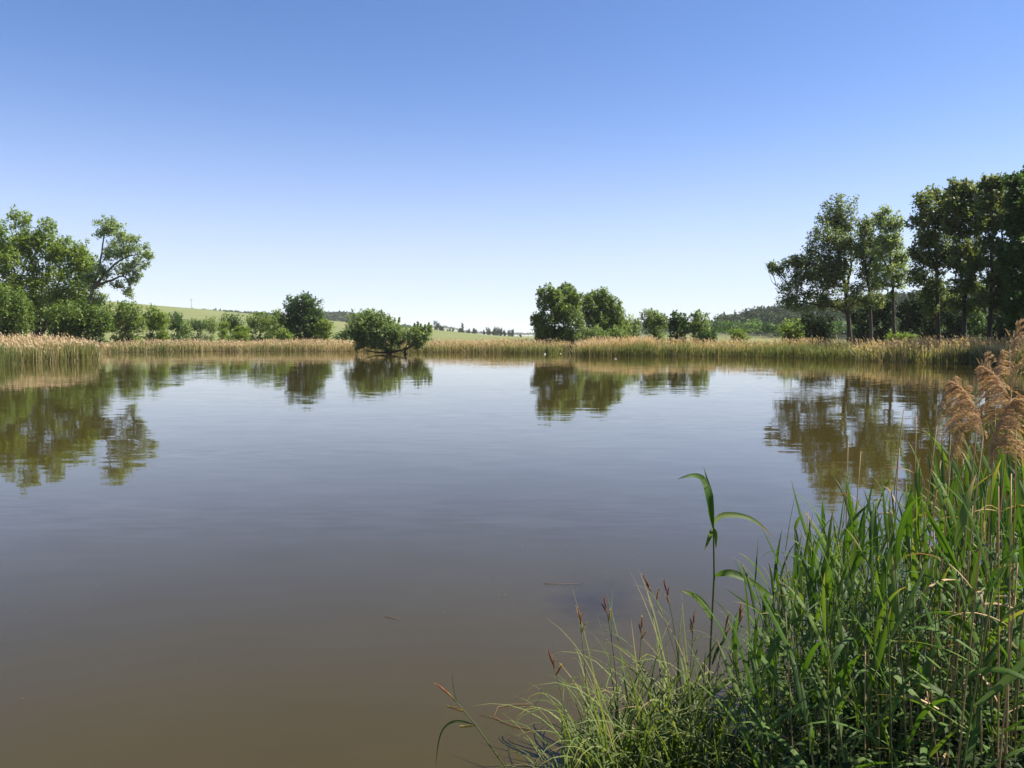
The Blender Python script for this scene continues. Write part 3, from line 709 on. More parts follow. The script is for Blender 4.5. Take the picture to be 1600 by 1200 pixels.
# the row goes on along the shore beyond the picture edge: only its shade is seen
SHADE = []
rt = random.Random(5)
for i, (X, Yy, hh) in enumerate([(46.5, 59, 19), (49.5, 66, 21), (53, 73, 21), (45, 52, 19), (57, 80, 21)]):
    bz = .8
    bl = [(X + rt.uniform(-2.2, 2.2), Yy + rt.uniform(-2.2, 2.2), bz + z, rt.uniform(1.8, 2.6), rt.uniform(1.8, 2.6), rt.uniform(1.7, 2.4)) for z in np.linspace(5, hh - 1, 11)]
    tree('tall_poplar_tree', 'dark tall poplar of the row running on past the picture edge', 'tree', (X, Yy), bl, 'leaf_dark', 'bark', 80 + i, leaf=.3, n=5000, trunk_r=.4, group='poplars past the picture edge')

# -- understorey between the tall trees
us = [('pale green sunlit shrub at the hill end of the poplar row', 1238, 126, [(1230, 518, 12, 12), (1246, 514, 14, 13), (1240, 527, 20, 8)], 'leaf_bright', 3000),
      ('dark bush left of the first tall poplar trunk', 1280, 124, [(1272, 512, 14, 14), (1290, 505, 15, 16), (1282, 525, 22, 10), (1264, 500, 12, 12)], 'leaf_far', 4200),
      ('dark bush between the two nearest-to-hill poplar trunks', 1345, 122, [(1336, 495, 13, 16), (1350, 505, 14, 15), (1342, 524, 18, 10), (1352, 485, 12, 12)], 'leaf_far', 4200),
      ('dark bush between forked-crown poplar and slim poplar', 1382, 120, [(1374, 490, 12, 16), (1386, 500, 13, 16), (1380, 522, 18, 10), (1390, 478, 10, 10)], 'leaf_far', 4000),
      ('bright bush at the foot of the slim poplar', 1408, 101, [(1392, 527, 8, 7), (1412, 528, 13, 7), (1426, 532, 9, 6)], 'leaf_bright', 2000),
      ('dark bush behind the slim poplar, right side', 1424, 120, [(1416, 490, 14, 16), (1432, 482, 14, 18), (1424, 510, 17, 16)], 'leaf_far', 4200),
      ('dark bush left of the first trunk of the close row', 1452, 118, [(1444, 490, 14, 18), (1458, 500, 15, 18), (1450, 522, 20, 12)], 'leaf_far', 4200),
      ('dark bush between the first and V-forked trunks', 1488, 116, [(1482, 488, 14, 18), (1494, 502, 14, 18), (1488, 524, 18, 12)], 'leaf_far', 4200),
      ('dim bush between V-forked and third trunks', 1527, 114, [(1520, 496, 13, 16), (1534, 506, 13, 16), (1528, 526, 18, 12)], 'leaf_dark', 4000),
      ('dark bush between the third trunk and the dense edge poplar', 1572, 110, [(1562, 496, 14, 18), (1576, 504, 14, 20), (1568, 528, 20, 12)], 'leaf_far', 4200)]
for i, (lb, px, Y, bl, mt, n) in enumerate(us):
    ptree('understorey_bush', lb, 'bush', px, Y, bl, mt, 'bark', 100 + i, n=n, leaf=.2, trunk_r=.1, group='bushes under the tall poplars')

# ------------------------------------------------------------------ far woods
def wood(name, label, pts, hts, seed, leafmat, card=1.1, per=110, conif=.15):
    rng = np.random.default_rng(seed)
    n = len(pts)
    z = height(pts[:, 0], pts[:, 1])
    which = np.repeat(np.arange(n), per)
    N = n * per
    h = hts[which]
    co = (rng.random(n) < conif)[which]
    d = unit(rng.normal(size=(N, 3))); d[:, 2] = np.abs(d[:, 2]) * 1.0 - .15
    rr = rng.random(N) ** .35
    wdt = np.where(co, .20, .36 + .1 * rng.random(n)[which]) * h
    zz = np.where(co, rng.random(N) ** 1.3, .50 + d[:, 2] * rr * .48)
    tap = np.where(co, (1.02 - zz), 1.0)
    P = np.stack([pts[which, 0] + d[:, 0] * rr * wdt * tap, pts[which, 1] + d[:, 1] * rr * wdt * tap, z[which] + zz * h], 1)
    nr = unit(d + rng.normal(size=(N, 3)) * .5)
    s = card * rng.uniform(.6, 1.2, N)
    V, Q = cards(P, nr, s, s * .65, rng)
    t = np.clip(rng.normal(.5, .32, n)[which] + rng.normal(0, .12, N), 0, 1)
    return link(name, mesh(name, V, Q, mats=[M[leafmat]], tint=np.repeat(t, 4)), kind='stuff', label=label, category='woodland')

rng = np.random.default_rng(7)
def scatter(n, x0, x1, y0, y1):
    return np.stack([rng.uniform(x0, x1, n), rng.uniform(y0, y1, n)], 1)
p_ = scatter(1500, 165, 620, 480, 760)
p_ = p_[p_[:, 0] > 168 + (p_[:, 1] - 480) * .08]
wood('hillside_forest', 'dark forest covering the hill behind the poplar row', p_, rng.uniform(10, 16, len(p_)), 1, 'leaf_far', 1.15, 85)
p_ = scatter(190, 78, 330, 300, 390)
wood('valley_copse', 'lighter copse of rounded trees at the foot of the wooded hill', p_, rng.uniform(7, 11, len(p_)), 2, 'leaf_dark', .6, 170, 0)
p_ = scatter(900, -800, -185, 1400, 1560)
wood('ridge_forest', 'bluish forest along the far ridge behind the hill field', p_, rng.uniform(10, 16, len(p_)), 3, 'leaf_far', 1.8, 70)
p_ = scatter(420, -360, -190, 1290, 1420)
wood('slope_forest', 'bluish wood on the far slope between round tree and willow', p_, rng.uniform(10, 15, len(p_)), 4, 'leaf_far', 1.8, 70)
p_ = scatter(1100, -900, 1200, 3300, 3900)
wood('horizon_forest', 'faint blue strip of woods on the horizon', p_, rng.uniform(10, 16, len(p_)), 5, 'leaf_far', 3.5, 40, 0)

# trees on the low field crest, right of the willow in the water
proto = []
for k in range(4):
    r_ = np.random.default_rng(300 + k)
    hh = [8, 10, 7, 12][k]
    wdt = [.30, .34, .42, .13][k] * hh
    bl = [(r_.uniform(-.5, .5) * wdt, r_.uniform(-.5, .5) * wdt, hh * f, wdt * .6, wdt * .6, hh * .2) for f in (.14, .35, .58, .78)]
    g, _ = crown_geo(bl, r_, .55, 700)
    cm = g.build('crown', [M['leaf_far']])
    g = Geo(); g.tube([(0, 0, -.3), (0, .1, hh * .35), (.1, 0, hh * .8)], [.25, .18, .05], 6)
    tm = g.build('trunk', [M['bark']])
    proto.append((cm, tm))
rr = random.Random(9)
crest = [(683, 1, 1.0), (688, 2, .9), (692, 2, .7)] + [(px + rr.uniform(-2.5, 2.5), rr.choice([0, 1, 2, 2]), rr.uniform(.35, .7)) for px in (700, 705, 708, 716, 722, 731, 735, 740, 744, 757, 811)] + [(723, 3, .95)] + [(px + rr.uniform(-2, 2), rr.choice([0, 1, 2, 2]), rr.uniform(.6, 1.0)) for px in (762, 767, 771, 775, 780, 784, 790, 795, 801)]
for px, k, s in crest:
    Y = 870 + rr.uniform(-45, 60)
    X = (px - 800) / 1250 * Y
    t = link('crest_tree', None, loc=(X, Y, ground_z(X, Y) - .2), label='slim spire-shaped distant tree on the field crest' if k == 3 else 'tiny distant tree in the first clump on the field crest beside the water willow' if px < 697 else 'tiny distant tree of the far clump on the field crest, before the dark willow' if px > 758 else 'tiny distant tree in the thin line along the middle of the field crest', category='tree', group='distant trees on the field crest')
    t.scale = (s, s, s); t.rotation_euler = (0, 0, rr.uniform(0, 6.28))
    link('crown', proto[k][0], t); link('trunk', proto[k][1], t)

# pole on the crest of the hill field
X, Y = at(299, 480, 795)[:2]
pole = link('utility_pole', None, loc=(X, Y, ground_z(X, Y) - .4), label='thin utility pole on the crest of the hill field', category='pole')
g = Geo(); g.tube([(0, 0, 0), (0, 0, 4), (0, 0, 9.4)], [.2, .17, .14], 8); link('post', g.build('post', [M['wood_post']]), pole)
for zz in (9.0, 8.2):
    g = Geo(); g.tube([(-1.1, 0, zz), (0, 0, zz), (1.1, 0, zz)], .09, 6); link('crossarm', g.build('crossarm', [M['wood_post']]), pole)
g = Geo()
for xx in (-1, -.4, .4, 1):
    g = Geo(); g.tube([(xx, 0, 9.05), (xx, 0, 9.2), (xx, 0, 9.35)], [.05, .09, .05], 6); link('insulator', g.build('insulator', [M['metal']]), pole)

# ------------------------------------------------------------------ far reed beds
def reed_bed(name, label, line, depth, dens, h_front, h_back, seed, green, wid=.03, top_only_back=True, gap=None):
    """line: waterline points (x, y) ; the bed runs away from the water; stalks in front are new and green, those behind last year's straw with plumes"""
    rng = np.random.default_rng(seed)
    line = np.array(line)
    seg = np.linalg.norm(np.diff(line, axis=0), axis=1); cum = np.concatenate([[0], np.cumsum(seg)])
    n = int(cum[-1] * depth * dens)
    s = rng.random(n) * cum[-1]
    x = np.interp(s, cum, line[:, 0]); y = np.interp(s, cum, line[:, 1])
    dx = np.interp(s, cum, np.gradient(line[:, 0])); dy = np.interp(s, cum, np.gradient(line[:, 1]))
    nrm = unit(np.stack([-dy, dx], 1))
    nrm *= np.sign(pond_dist(x + nrm[:, 0] * .6, y + nrm[:, 1] * .6) - pond_dist(x - nrm[:, 0] * .6, y - nrm[:, 1] * .6) + 1e-6)[:, None]
    t = rng.random(n) ** 1.4
    edge = .5 * np.sin(s * .9) + .35 * np.sin(s * 2.3 + 1) + .25 * rng.normal(size=n)
    dep = t * depth - .3 + edge * .6
    x = x + nrm[:, 0] * dep; y = y + nrm[:, 1] * dep
    zb = height(x, y) - .05
    patch = .5 + .5 * np.sin(s * .21 + seed) * np.sin(s * .083 + 2 * seed)
    isg = rng.random(n) < np.clip(green * (1.25 - 1.5 * t) + .75 * (patch - .45), 0.03, 1)
    hvar = 1 + .08 * np.sin(s * .37 + seed) + .07 * np.sin(s * 1.3 + 2) + .06 * np.sin(s * 3.1) + .13 * rng.normal(size=n)
    H = np.where(isg, h_front, h_front + (h_back - h_front) * np.clip(t * 2.2 + .45, 0, 1)) * hvar
    tintb = np.where(isg, rng.uniform(0, .5, n), rng.uniform(.5, .75, n))
    lean = rng.normal(size=(n, 2)) * np.where(rng.random(n) < .12, .45, .09)[:, None]
    ang = rng.uniform(0, math.pi, n)
    wx, wy = np.cos(ang) * wid, np.sin(ang) * wid
    wx *= rng.uniform(.6, 1.4, n); wy *= rng.uniform(.6, 1.4, n)
    top = np.stack([x + lean[:, 0] * H, y + lean[:, 1] * H, np.maximum(zb, -.3) + H], 1)
    bot = np.stack([x, y, zb], 1)
    mid = bot * .4 + top * .6; mid[:, :2] -= lean * .05
    W = np.stack([wx, wy, wx * 0], 1)
    V = np.stack([bot - W * .6, bot + W * .6, mid + W, top, mid - W], 1).reshape(-1, 3)
    base = np.arange(n) * 5
    Qs = np.stack([base, base + 1, base + 2, base + 4], 1); Ts = np.stack([base + 4, base + 2, base + 3], 1)
    tint = np.repeat(tintb, 5)
    # side leaves on green stalks
    ig = np.where(isg)[0]
    k = 3
    li = np.repeat(ig, k); m_ = len(li)
    f = rng.uniform(.3, .95, m_)
    a = bot[li] + (top[li] - bot[li]) * f[:, None]
    an = rng.uniform(0, 2 * math.pi, m_); ll = rng.uniform(.25, .5, m_)
    tip = a + np.stack([np.cos(an) * ll * .55, np.sin(an) * ll * .55, ll * rng.uniform(.3, .95, m_)], 1)
    side = np.stack([-np.sin(an), np.cos(an), an * 0], 1) * wid * .7
    LV = np.stack([a - side, a + side, tip], 1).reshape(-1, 3)
    LT = np.arange(m_ * 3).reshape(-1, 3) + len(V)
    lt = np.repeat(np.clip(tintb[li] + rng.normal(0, .08, m_), 0, .55), 3)
    # plumes on straw stalks
    isx = np.where((~isg) & (rng.random(n) < .75))[0]
    pa = top[isx]; m2 = len(isx)
    an = rng.normal(2.6, .7, m2); pl = rng.uniform(.18, .32, m2)
    dr = np.stack([np.cos(an) * .45, np.sin(an) * .45, rng.uniform(.5, 1, m2)], 1)
    c = pa + dr * pl[:, None] * .4
    ss = np.stack([-np.sin(ang[isx]), np.cos(ang[isx]), ang[isx] * 0], 1) * .045
    PV = np.stack([c - dr * pl[:, None] * .6, c + ss, c + dr * pl[:, None] * .6, c - ss], 1).reshape(-1, 3)
    PQ = np.arange(m2 * 4).reshape(-1, 4) + len(V) + len(LV)
    ptn = np.repeat(rng.uniform(.78, 1, m2), 4)
    link(name, mesh(name, np.vstack([V, LV, PV]), np.vstack([Qs, PQ]), np.vstack([Ts, LT]), [M['reed_far']], tint=np.concatenate([tint, lt, ptn])), kind='stuff', label=label, category='reeds')

FARA = np.array(FAR)
reed_bed('reed_bed', 'near reed bed with brown plumes below the big trees at the picture edge', [FARA[24], FARA[23], FARA[22], FARA[21], FARA[20]], 9, 36, 1.4, 1.75, 1, .5, .022)
reed_bed('reed_bed', 'far belt of straw and green reeds between left trees and the water willow', FARA[19:12:-1], 12, 19, 0.9, 1.35, 2, .30, .030)
reed_bed('reed_bed', 'far reed belt between the water willow and the gap before the dark willow', FARA[13:9:-1], 12, 20, 1.0, 1.4, 3, .46, .030)
reed_bed('reed_bed', 'short all-green reeds in the gap before the dark willow', [FARA[9], FARA[8]], 5, 45, 1.15, 1.2, 4, 1.3, .03)
reed_bed('reed_bed', 'long reed belt with reddish plumes on the shore before the poplars', FARA[8::-1], 9, 28, 1.2, 1.58, 5, .66, .027)

# tussocks of rough grass on the meadow behind the reeds
def meadow_grass():
    rng = np.random.default_rng(21)
    n = 60000
    x = rng.uniform(-125, 95, n); y = rng.uniform(62, 205, n)
    d = pond_dist(x, y)
    ok = (d > 5) & (np.abs(x) < y * .70) & (rng.random(n) < np.clip(1.3 - y / 260, .2, 1))
    x, y = x[ok], y[ok]; n = len(x)
    z = height(x, y)
    h = rng.uniform(.3, .8, n); an = rng.uniform(0, 6.28, n)
    s = np.stack([np.cos(an), np.sin(an), an * 0], 1) * .09
    b = np.stack([x, y, z - .05], 1); t = b + np.stack([rng.normal(0, .15, n), rng.normal(0, .15, n), h], 1)
    V = np.stack([b - s, b + s, t], 1).reshape(-1, 3)
    pt = .5 + .5 * np.sin(x * .13) * np.sin(y * .09)
    tint = np.repeat(np.clip(.1 + .55 * pt + rng.normal(0, .12, n), 0, 1), 3)
    link('meadow_grass', mesh('meadow_grass', V, None, np.arange(n * 3).reshape(-1, 3), [M['reed_far']], tint=tint * .52), kind='stuff', label='rough yellow-green meadow grass behind the far reeds', category='grass')
meadow_grass()

# ------------------------------------------------------------------ water birds
def bird(px, py, label, s=1.0, rot=0.0, up=True):
    x, y = rp(px, py)
    g = Geo()
    # body and neck in one skin: rings along the spine from tail to bill
    prof = [(-.34, .14, .01), (-.26, .13, .07), (-.12, .10, .13), (.05, .09, .15), (.18, .11, .12), (.25, .20, .065), (.27, .33, .045), (.28, .42, .042), (.31, .49, .055), (.36, .50, .045), (.40, .485, .02)]
    if not up:
        prof = [(-.34, .12, .01), (-.26, .11, .07), (-.12, .09, .13), (.05, .08, .15), (.18, .10, .12), (.25, .17, .065), (.28, .22, .05), (.33, .25, .055), (.38, .25, .045), (.41, .24, .02)]
    g.tube([(a, 0, b) for a, b, c in prof], [c for a, b, c in prof], 8)
    o = link('water_bird', g.build('water_bird', [M['feather']], smooth=True), None, (x, y, .0), label=label, category='bird', group='birds on the pond')
    o.rotation_euler = (0, 0, rot); o.scale = (s, s, s)
    g = Geo(); e = prof[-1]
    g.tube([(e[0] - .02, 0, e[1]), (e[0] + .03, 0, e[1] - .01), (e[0] + .08, 0, e[1] - .03)], [.018, .014, .004], 6)
    link('beak', g.build('beak', [M['beak']]), o)
bird(851.5, 553.5, 'white upright bird at the reed edge left of the gap', .4, R(200))
bird(876, 552.6, 'small white bird before the green reeds in the gap', .28, R(20), False)
bird(962, 561, 'white bird floating before the long reed belt', .32, R(150), False)

# ------------------------------------------------------------------ foreground reeds
def blade(length, width, e0, bend, twist=0.0, seg=9, rng=random, peak=.3, curl=1.6, side=0.0, fold=.18):
    """one long leaf starting at the origin, rising at angle e0 and arching over by bend; returns V, Q, across, along"""
    V, ac, al = [], [], []
    p = np.zeros(3); ds = length / seg
    for i in range(seg + 1):
        t = i / seg
        e = e0 - bend * t ** curl
        az = side * t
        d = np.array((math.cos(e) * math.cos(az), math.cos(e) * math.sin(az), math.sin(e)))
        if i: p = p + d * ds
        s0 = np.array((-math.sin(az), math.cos(az), 0)); nrm = np.cross(d, s0)
        tw = twist * t
        s = s0 * math.cos(tw) + nrm * math.sin(tw); n2 = np.cross(d, s)
        w_ = width * .5 * min(1, (t / peak) ** .55 * .75 + .25 if t < peak else 1) * (1 if t < peak else max(.0, 1 - ((t - peak) / (1 - peak)) ** 1.7))
        w_ = max(w_, width * .012)
        for a, f in ((-1, 1), (0, 0), (1, 1)):
            V.append(p + s * a * w_ - n2 * f * w_ * fold * 2)
            ac.append(a); al.append(t)
    Q = []
    for i in range(seg):
        for j in (0, 1):
            a = i * 3 + j
            Q.append((a, a + 1, a + 4, a + 3))
    return np.array(V), Q, ac, al

def rotz(V, a):
    c, s = math.cos(a), math.sin(a)
    return V @ np.array(((c, s, 0), (-s, c, 0), (0, 0, 1)))

def blade_obj(name, V, Q, ac, al, parent, mat):
    me = mesh(name, V, Q, mats=[mat], smooth=True, extra={'across': ac, 'along': al})
    return link(name, me, parent)

def stem_curve(h, lean, bow, n=9):
    t = np.linspace(0, 1, n)
    return np.stack([lean[0] * t * h + bow[0] * h * t ** 2.2, lean[1] * t * h + bow[1] * h * t ** 2.2, t * h], 1)

rg = random.Random(77)
HP = {}
def reed_proto(h, nleaf, wide=1.0, low=.22):
    root = link('reed', None)
    HP[root.name] = h
    sc_ = stem_curve(h, (rg.uniform(-.06, .06), rg.uniform(-.06, .06)), (rg.uniform(-.06, .06), rg.uniform(-.06, .06)))
    g = Geo(); g.tube(sc_, np.linspace(.0042, .0022, 9), 5, tint=np.concatenate([np.repeat(np.linspace(.75, .25, 9), 5), [.2]]))
    link('stem', g.build('stem', [M['reed_stem']], smooth=True), root)
    az = rg.uniform(0, 6.28)
    for i in range(nleaf):
        f = low + (1 - low) * (i + rg.uniform(-.25, .25)) / (nleaf - 1) if nleaf > 1 else .9
        f = min(.995, max(.1, f))
        p = np.array([np.interp(f, np.linspace(0, 1, 9), sc_[:, k]) for k in range(3)])
        az += math.pi + rg.uniform(-.7, .7)
        top = f > .86
        ln = rg.uniform(.27, .46) * (.85 if top else 1) * (.8 if f < .35 else 1)
        wd = rg.uniform(.014, .028) * wide
        e0 = R(rg.uniform(68, 86)) if top else R(rg.uniform(38, 74))
        bend = R(rg.choice([rg.uniform(0, 30), rg.uniform(25, 80), rg.uniform(70, 140)])) * (.45 if top else 1)
        V, Q, ac, al = blade(ln, wd, e0, bend, rg.uniform(-1.1, 1.1), seg=8, side=rg.uniform(-.5, .5), curl=rg.uniform(1.2, 2.2))
        blade_obj('leaf', rotz(V, az) + p, Q, ac, al, root, M['reed_leaf'])
    return root
protos = [reed_proto(rg.uniform(1.35, 1.6), rg.randint(8, 11), rg.uniform(.85, 1.2)) for _ in range(16)]
short = [reed_proto(rg.uniform(.8, 1.05), rg.randint(7, 9), rg.uniform(.8, 1.05), .15) for _ in range(6)]

# where reeds stand: px limits follow the outline of the stand in the photograph, in ground metres
def reed_spots():
    out = []
    r_ = random.Random(31)
    # outline of the tops: px -> py of the stand's upper edge
    ox = [1165, 1200, 1240, 1290, 1345, 1400, 1450, 1500, 1560, 1640, 1720]
    oy = [1010, 925, 840, 775, 755, 745, 710, 692, 672, 640, 630]
    k = 0
    while len(out) < 285 and k < 14000:
        k += 1
        Y = r_.uniform(2.35, 5.0)
        px = 1200 + max(0, 3.0 - Y) * 190 + (500 - max(0, 3.0 - Y) * 190) * r_.random() ** 1.25
        X = (px - 800) / 1250 * Y
        # not too near each other
        if any((X - a) ** 2 + (Y - b) ** 2 < .062 ** 2 for a, b, _ in out): continue
        py = np.interp(px, ox, oy) + abs(r_.gauss(0, 1)) * 60 + (12 if Y > 3 else 60)
        ztop = CAM_H - (py - 527) / 1250 * Y
        zb = max(ground_z(X, Y), -.25)
        h = ztop - zb
        if h < .55: continue
        out.append((X, Y, h))
    return out
spots = reed_spots()
first = True
rz = random.Random(5)
used = set()
for (X, Y, h) in spots:
    pool = protos if h > 1.12 else short
    pr = rz.choice(pool)
    hp = HP[pr.name]
    if pr in used: t = copy_tree(pr)
    else: t = pr; used.add(pr)
    s = h / (hp + .16)
    t.location = (X, Y, max(ground_z(X, Y), -.25) - .03)
    e_ = max(0, 1 - (X / Y * 1250 - 385) / 130)
    t.rotation_mode = 'ZYX'
    t.rotation_euler = (rz.gauss(0, .06), rz.gauss(-.02 - .06 * e_, .06 + .04 * e_), rz.uniform(0, 6.28))
    t.scale = (s * rz.uniform(.85, 1.15),) * 2 + (s,)
    if h <= 1.12: lb, gp = 'short green leafy reed low in the dense stand', 'short green reeds of the stand'
    elif e_ > .35: lb, gp = 'green reed on the outer edge of the stand, leaning over the open water', 'reeds on the outer edge of the stand'
    elif Y < 2.95: lb, gp = 'tall green reed at the front of the stand, below the plumes', 'tall reeds at the front of the stand'
    elif Y > 4.1: lb, gp = 'tall green reed at the back of the stand, seen against the water', 'tall reeds at the back of the stand'
    else: lb, gp = 'tall green leafy reed in the thick middle of the stand', 'tall reeds in the middle of the stand'
    t['label'], t['group'] = lb, gp
    t['category'] = 'reed'
for pr in protos + short:
    if pr not in used:
        for ch in list(pr.children): bpy.data.objects.remove(ch)
        bpy.data.objects.remove(pr)

# the single tall reed that stands clear of the others
def px_leaf(root, o, pts, width, Y, dys=None, name='leaf', mat='reed_leaf', peak=.3, fold=.15, facing=(.25, -1, .35)):
    """a leaf through photo points, at its own depth"""
    P = np.array([at(a, b, Y + (dys[i] if dys else 0)) for i, (a, b) in enumerate(pts)]) - o
    n = 14
    tt = np.linspace(0, 1, len(P)); ts = np.linspace(0, 1, n)
    C = np.stack([np.interp(ts, tt, P[:, i]) for i in range(3)], 1)
    for _ in range(2): C[1:-1] = (C[:-2] + 2 * C[1:-1] + C[2:]) / 4
    d = unit(np.gradient(C, axis=0))
    fn = unit(np.array(facing, float)); s = unit(np.cross(d, fn)); nn_ = np.cross(s, d)
    V, ac, al = [], [], []
    for i, t in enumerate(ts):
        w_ = width * .5 * (min(1, (t / peak) ** .6 * .8 + .2) if t < peak else max(.015, 1 - ((t - peak) / (1 - peak)) ** 1.6))
        for a in (-1, 0, 1):
            V.append(C[i] + s[i] * a * w_ + nn_[i] * abs(a) * w_ * fold * 2); ac.append(a); al.append(t)
    Q = [(i * 3 + j, i * 3 + j + 1, i * 3 + j + 4, i * 3 + j + 3) for i in range(n - 1) for j in (0, 1)]
    return blade_obj(name, np.array(V), Q, ac, al, root, M[mat])

def lone_reed():
    Y = 3.9
    base = at(1098, 1165, Y)
    o = np.array((base[0], base[1], base[2]))
    root = link('reed', None, loc=tuple(o), label='single tall reed standing clear over the water, its top leaf bent over', category='reed')
    P = [(1098, 1175), (1107, 1080), (1112, 980), (1116, 900), (1115, 822), (1112, 800)]
    g = Geo(); g.tube(np.array([at(a, b, Y) for a, b in P]) - o, [.0062, .006, .0055, .005, .0045, .003], 7, tint=np.concatenate([np.repeat([.8, .6, .4, .3, .3, .3], 7), [.3]]))
    link('stem', g.build('stem', [M['reed_stem']], smooth=True), root)
    for pts, wd in [([(1114, 825), (1110, 790), (1106, 765), (1098, 745), (1080, 741), (1058, 749)], .042),
                    ([(1114, 822), (1107, 800), (1112, 770), (1104, 748), (1099, 728)], .020),
                    ([(1114, 822), (1120, 806), (1140, 803), (1170, 807), (1192, 822), (1208, 842)], .028),
                    ([(1116, 826), (1118, 838), (1119, 858)], .024), ([(1113, 826), (1108, 840), (1100, 862)], .024),
                    ([(1117, 900), (1130, 894), (1150, 896), (1180, 912), (1206, 932), (1216, 945)], .036),
                    ([(1113, 972), (1104, 950), (1090, 934), (1076, 926), (1062, 922)], .034),
                    ([(1112, 1040), (1120, 1015), (1132, 1000), (1140, 975)], .018),
                    ([(1106, 1090), (1122, 1076), (1136, 1064), (1146, 1062)], .026)]:
        px_leaf(root, o, pts, wd, Y, [rg.uniform(-.02, .02) + .03 * i * rg.choice([-1, 1]) * .5 for i in range(len(pts))])
lone_reed()

# last year's reeds with feathery plumes
def plume_mesh(seed, L_=.27, droop=1.0, fluff=1.0):
    """feathery head: axis rising and nodding to +x, silky branches hanging on one side, set with fine spikelets"""
    rng = np.random.default_rng(seed)
    g = Geo()
    t = np.linspace(0, 1, 9)
    ax = np.stack([.30 * L_ * droop * t ** 2, .03 * L_ * np.sin(t * 3), L_ * (t - .15 * droop * t ** 3)], 1)
    g.tube(ax, np.linspace(.0016, .0005, 9), 4, tint=.8)
    nb = int(64 * fluff)
    for i in range(nb):
        f = rng.uniform(.0, .98) ** .9
        p = np.array([np.interp(f, t, ax[:, k]) for k in range(3)])
        ln = L_ * (.62 * (1 - f) ** .8 + .10) * rng.uniform(.6, 1.1)
        an = rng.normal(0, .75)
        d = np.array((math.cos(an) * .38, math.sin(an) * .30, 1.0))
        m_ = 9
        pts = [p]
        for j in range(m_):
            d = unit(d + np.array((.10 * droop, 0, -.27 * droop)) + rng.normal(size=3) * .035)
            pts.append(pts[-1] + d * ln / m_)
        pts = np.array(pts)
        g.tube(pts, np.linspace(.0007, .0003, m_ + 1), 3, tint=.7, cap=False)
        ns = int(52 * fluff * (.4 + ln / L_))
        u = np.sort(rng.uniform(.10, 1, ns))
        uu = np.linspace(0, 1, m_ + 1)
        c = np.stack([np.interp(u, uu, pts[:, k]) for k in range(3)], 1) + rng.normal(size=(ns, 3)) * .0014
        tg = unit(unit(np.stack([np.interp(u, uu, np.gradient(pts[:, k])) for k in range(3)], 1)) + rng.normal(size=(ns, 3)) * .30)
        sd = unit(np.cross(tg, rng.normal(size=(ns, 3))))
        sl_ = rng.uniform(.004, .0085, ns)[:, None]
        V = np.stack([c - tg * sl_ * .4, c + sd * .0009, c + tg * sl_ * 1.4, c - sd * .0009], 1).reshape(-1, 3)
        bt = rng.normal(.5, .16)
        g.add(V, np.arange(ns * 4).reshape(-1, 4), tint=np.repeat(np.clip(rng.normal(bt, .14, ns), 0, 1), 4))
    return g.build('plume', [M['plume']])
PL = [plume_mesh(1, .24, .9, .95), plume_mesh(2, .26, 1.15, 1.2), plume_mesh(3, .30, 1.0, 1.45), plume_mesh(4, .22, .35, .6)]
# (top px, top py, foot px, depth, plume, scale, heading, label)
plumes = [(1464, 664, 1424, 3.0, 0, 0.88, 15, 'dry reed with the leftmost plume of the two in front of the water'),
          (1486, 671, 1470, 3.1, 0, 0.82, 0, 'dry reed with the plume right behind the leftmost one'),
          (1486, 716, 1462, 2.9, 1, 0.43, 30, 'dry reed with a small drooping tuft below the leftmost plume'),
          (1530, 638, 1506, 2.75, 3, 0.87, 20, 'dry reed with a narrow upright plume'),
          (1536, 684, 1520, 2.55, 1, 0.87, 165, 'dry reed with a curled plume above the biggest one'),
          (1556, 638, 1530, 2.85, 0, 0.97, 30, 'dry reed with a pale plume leaning towards the picture edge'),
          (1580, 616, 1560, 2.7, 3, 1.13, 10, 'dry reed with the highest spire'),
          (1545, 738, 1530, 2.25, 2, 0.84, -5, 'dry reed with the biggest drooping copper plume'),
          (1588, 666, 1584, 2.6, 1, 0.92, 150, 'dry reed with a plume cut by the picture edge')]
for tx, ty, fx, Y, k, s, hd, lb in plumes:
    top = at(tx, ty, Y)
    bx = (fx - 800) / 1250 * Y
    bz = max(ground_z(bx, Y), 0) - .03
    o = np.array((bx, Y + rg.uniform(0, .15), bz))
    root = link('dry_reed', None, loc=tuple(o), label=lb, category='reed', group='dry plumed reeds')
    v = top - o
    tt = np.linspace(0, 1, 10)[:, None]
    pts = v * tt + np.sin(tt * math.pi) * np.array((rg.uniform(-.03, .02), rg.uniform(-.02, .02), 0))
    g = Geo(); g.tube(pts, np.linspace(.0038, .0017, 10), 6, tint=np.repeat(np.clip(np.random.default_rng(int(tx)).normal(.6, .15, 61), 0, 1), 1))
    link('stem', g.build('stem', [M['straw']], smooth=True), root)
    p_o = link('plume', PL[k], root, tuple(v)); p_o.scale = (s,) * 3; p_o.rotation_euler = (rg.uniform(-.1, .1), rg.uniform(0, .15), R(hd))
    for j in range(rg.randint(1, 3)):
        f = rg.uniform(.45, .85); i = int(f * 9)
        V, Q, ac, al = blade(rg.uniform(.15, .3), .009, R(rg.uniform(20, 60)), R(rg.uniform(60, 140)), rg.uniform(-2, 2), seg=7)
        me = mesh('leaf', rotz(V, rg.uniform(0, 6.28)) + pts[i], Q, mats=[M['straw']], smooth=True, tint=np.full(len(V), rg.uniform(.3, .9)))
        link('leaf', me, root)

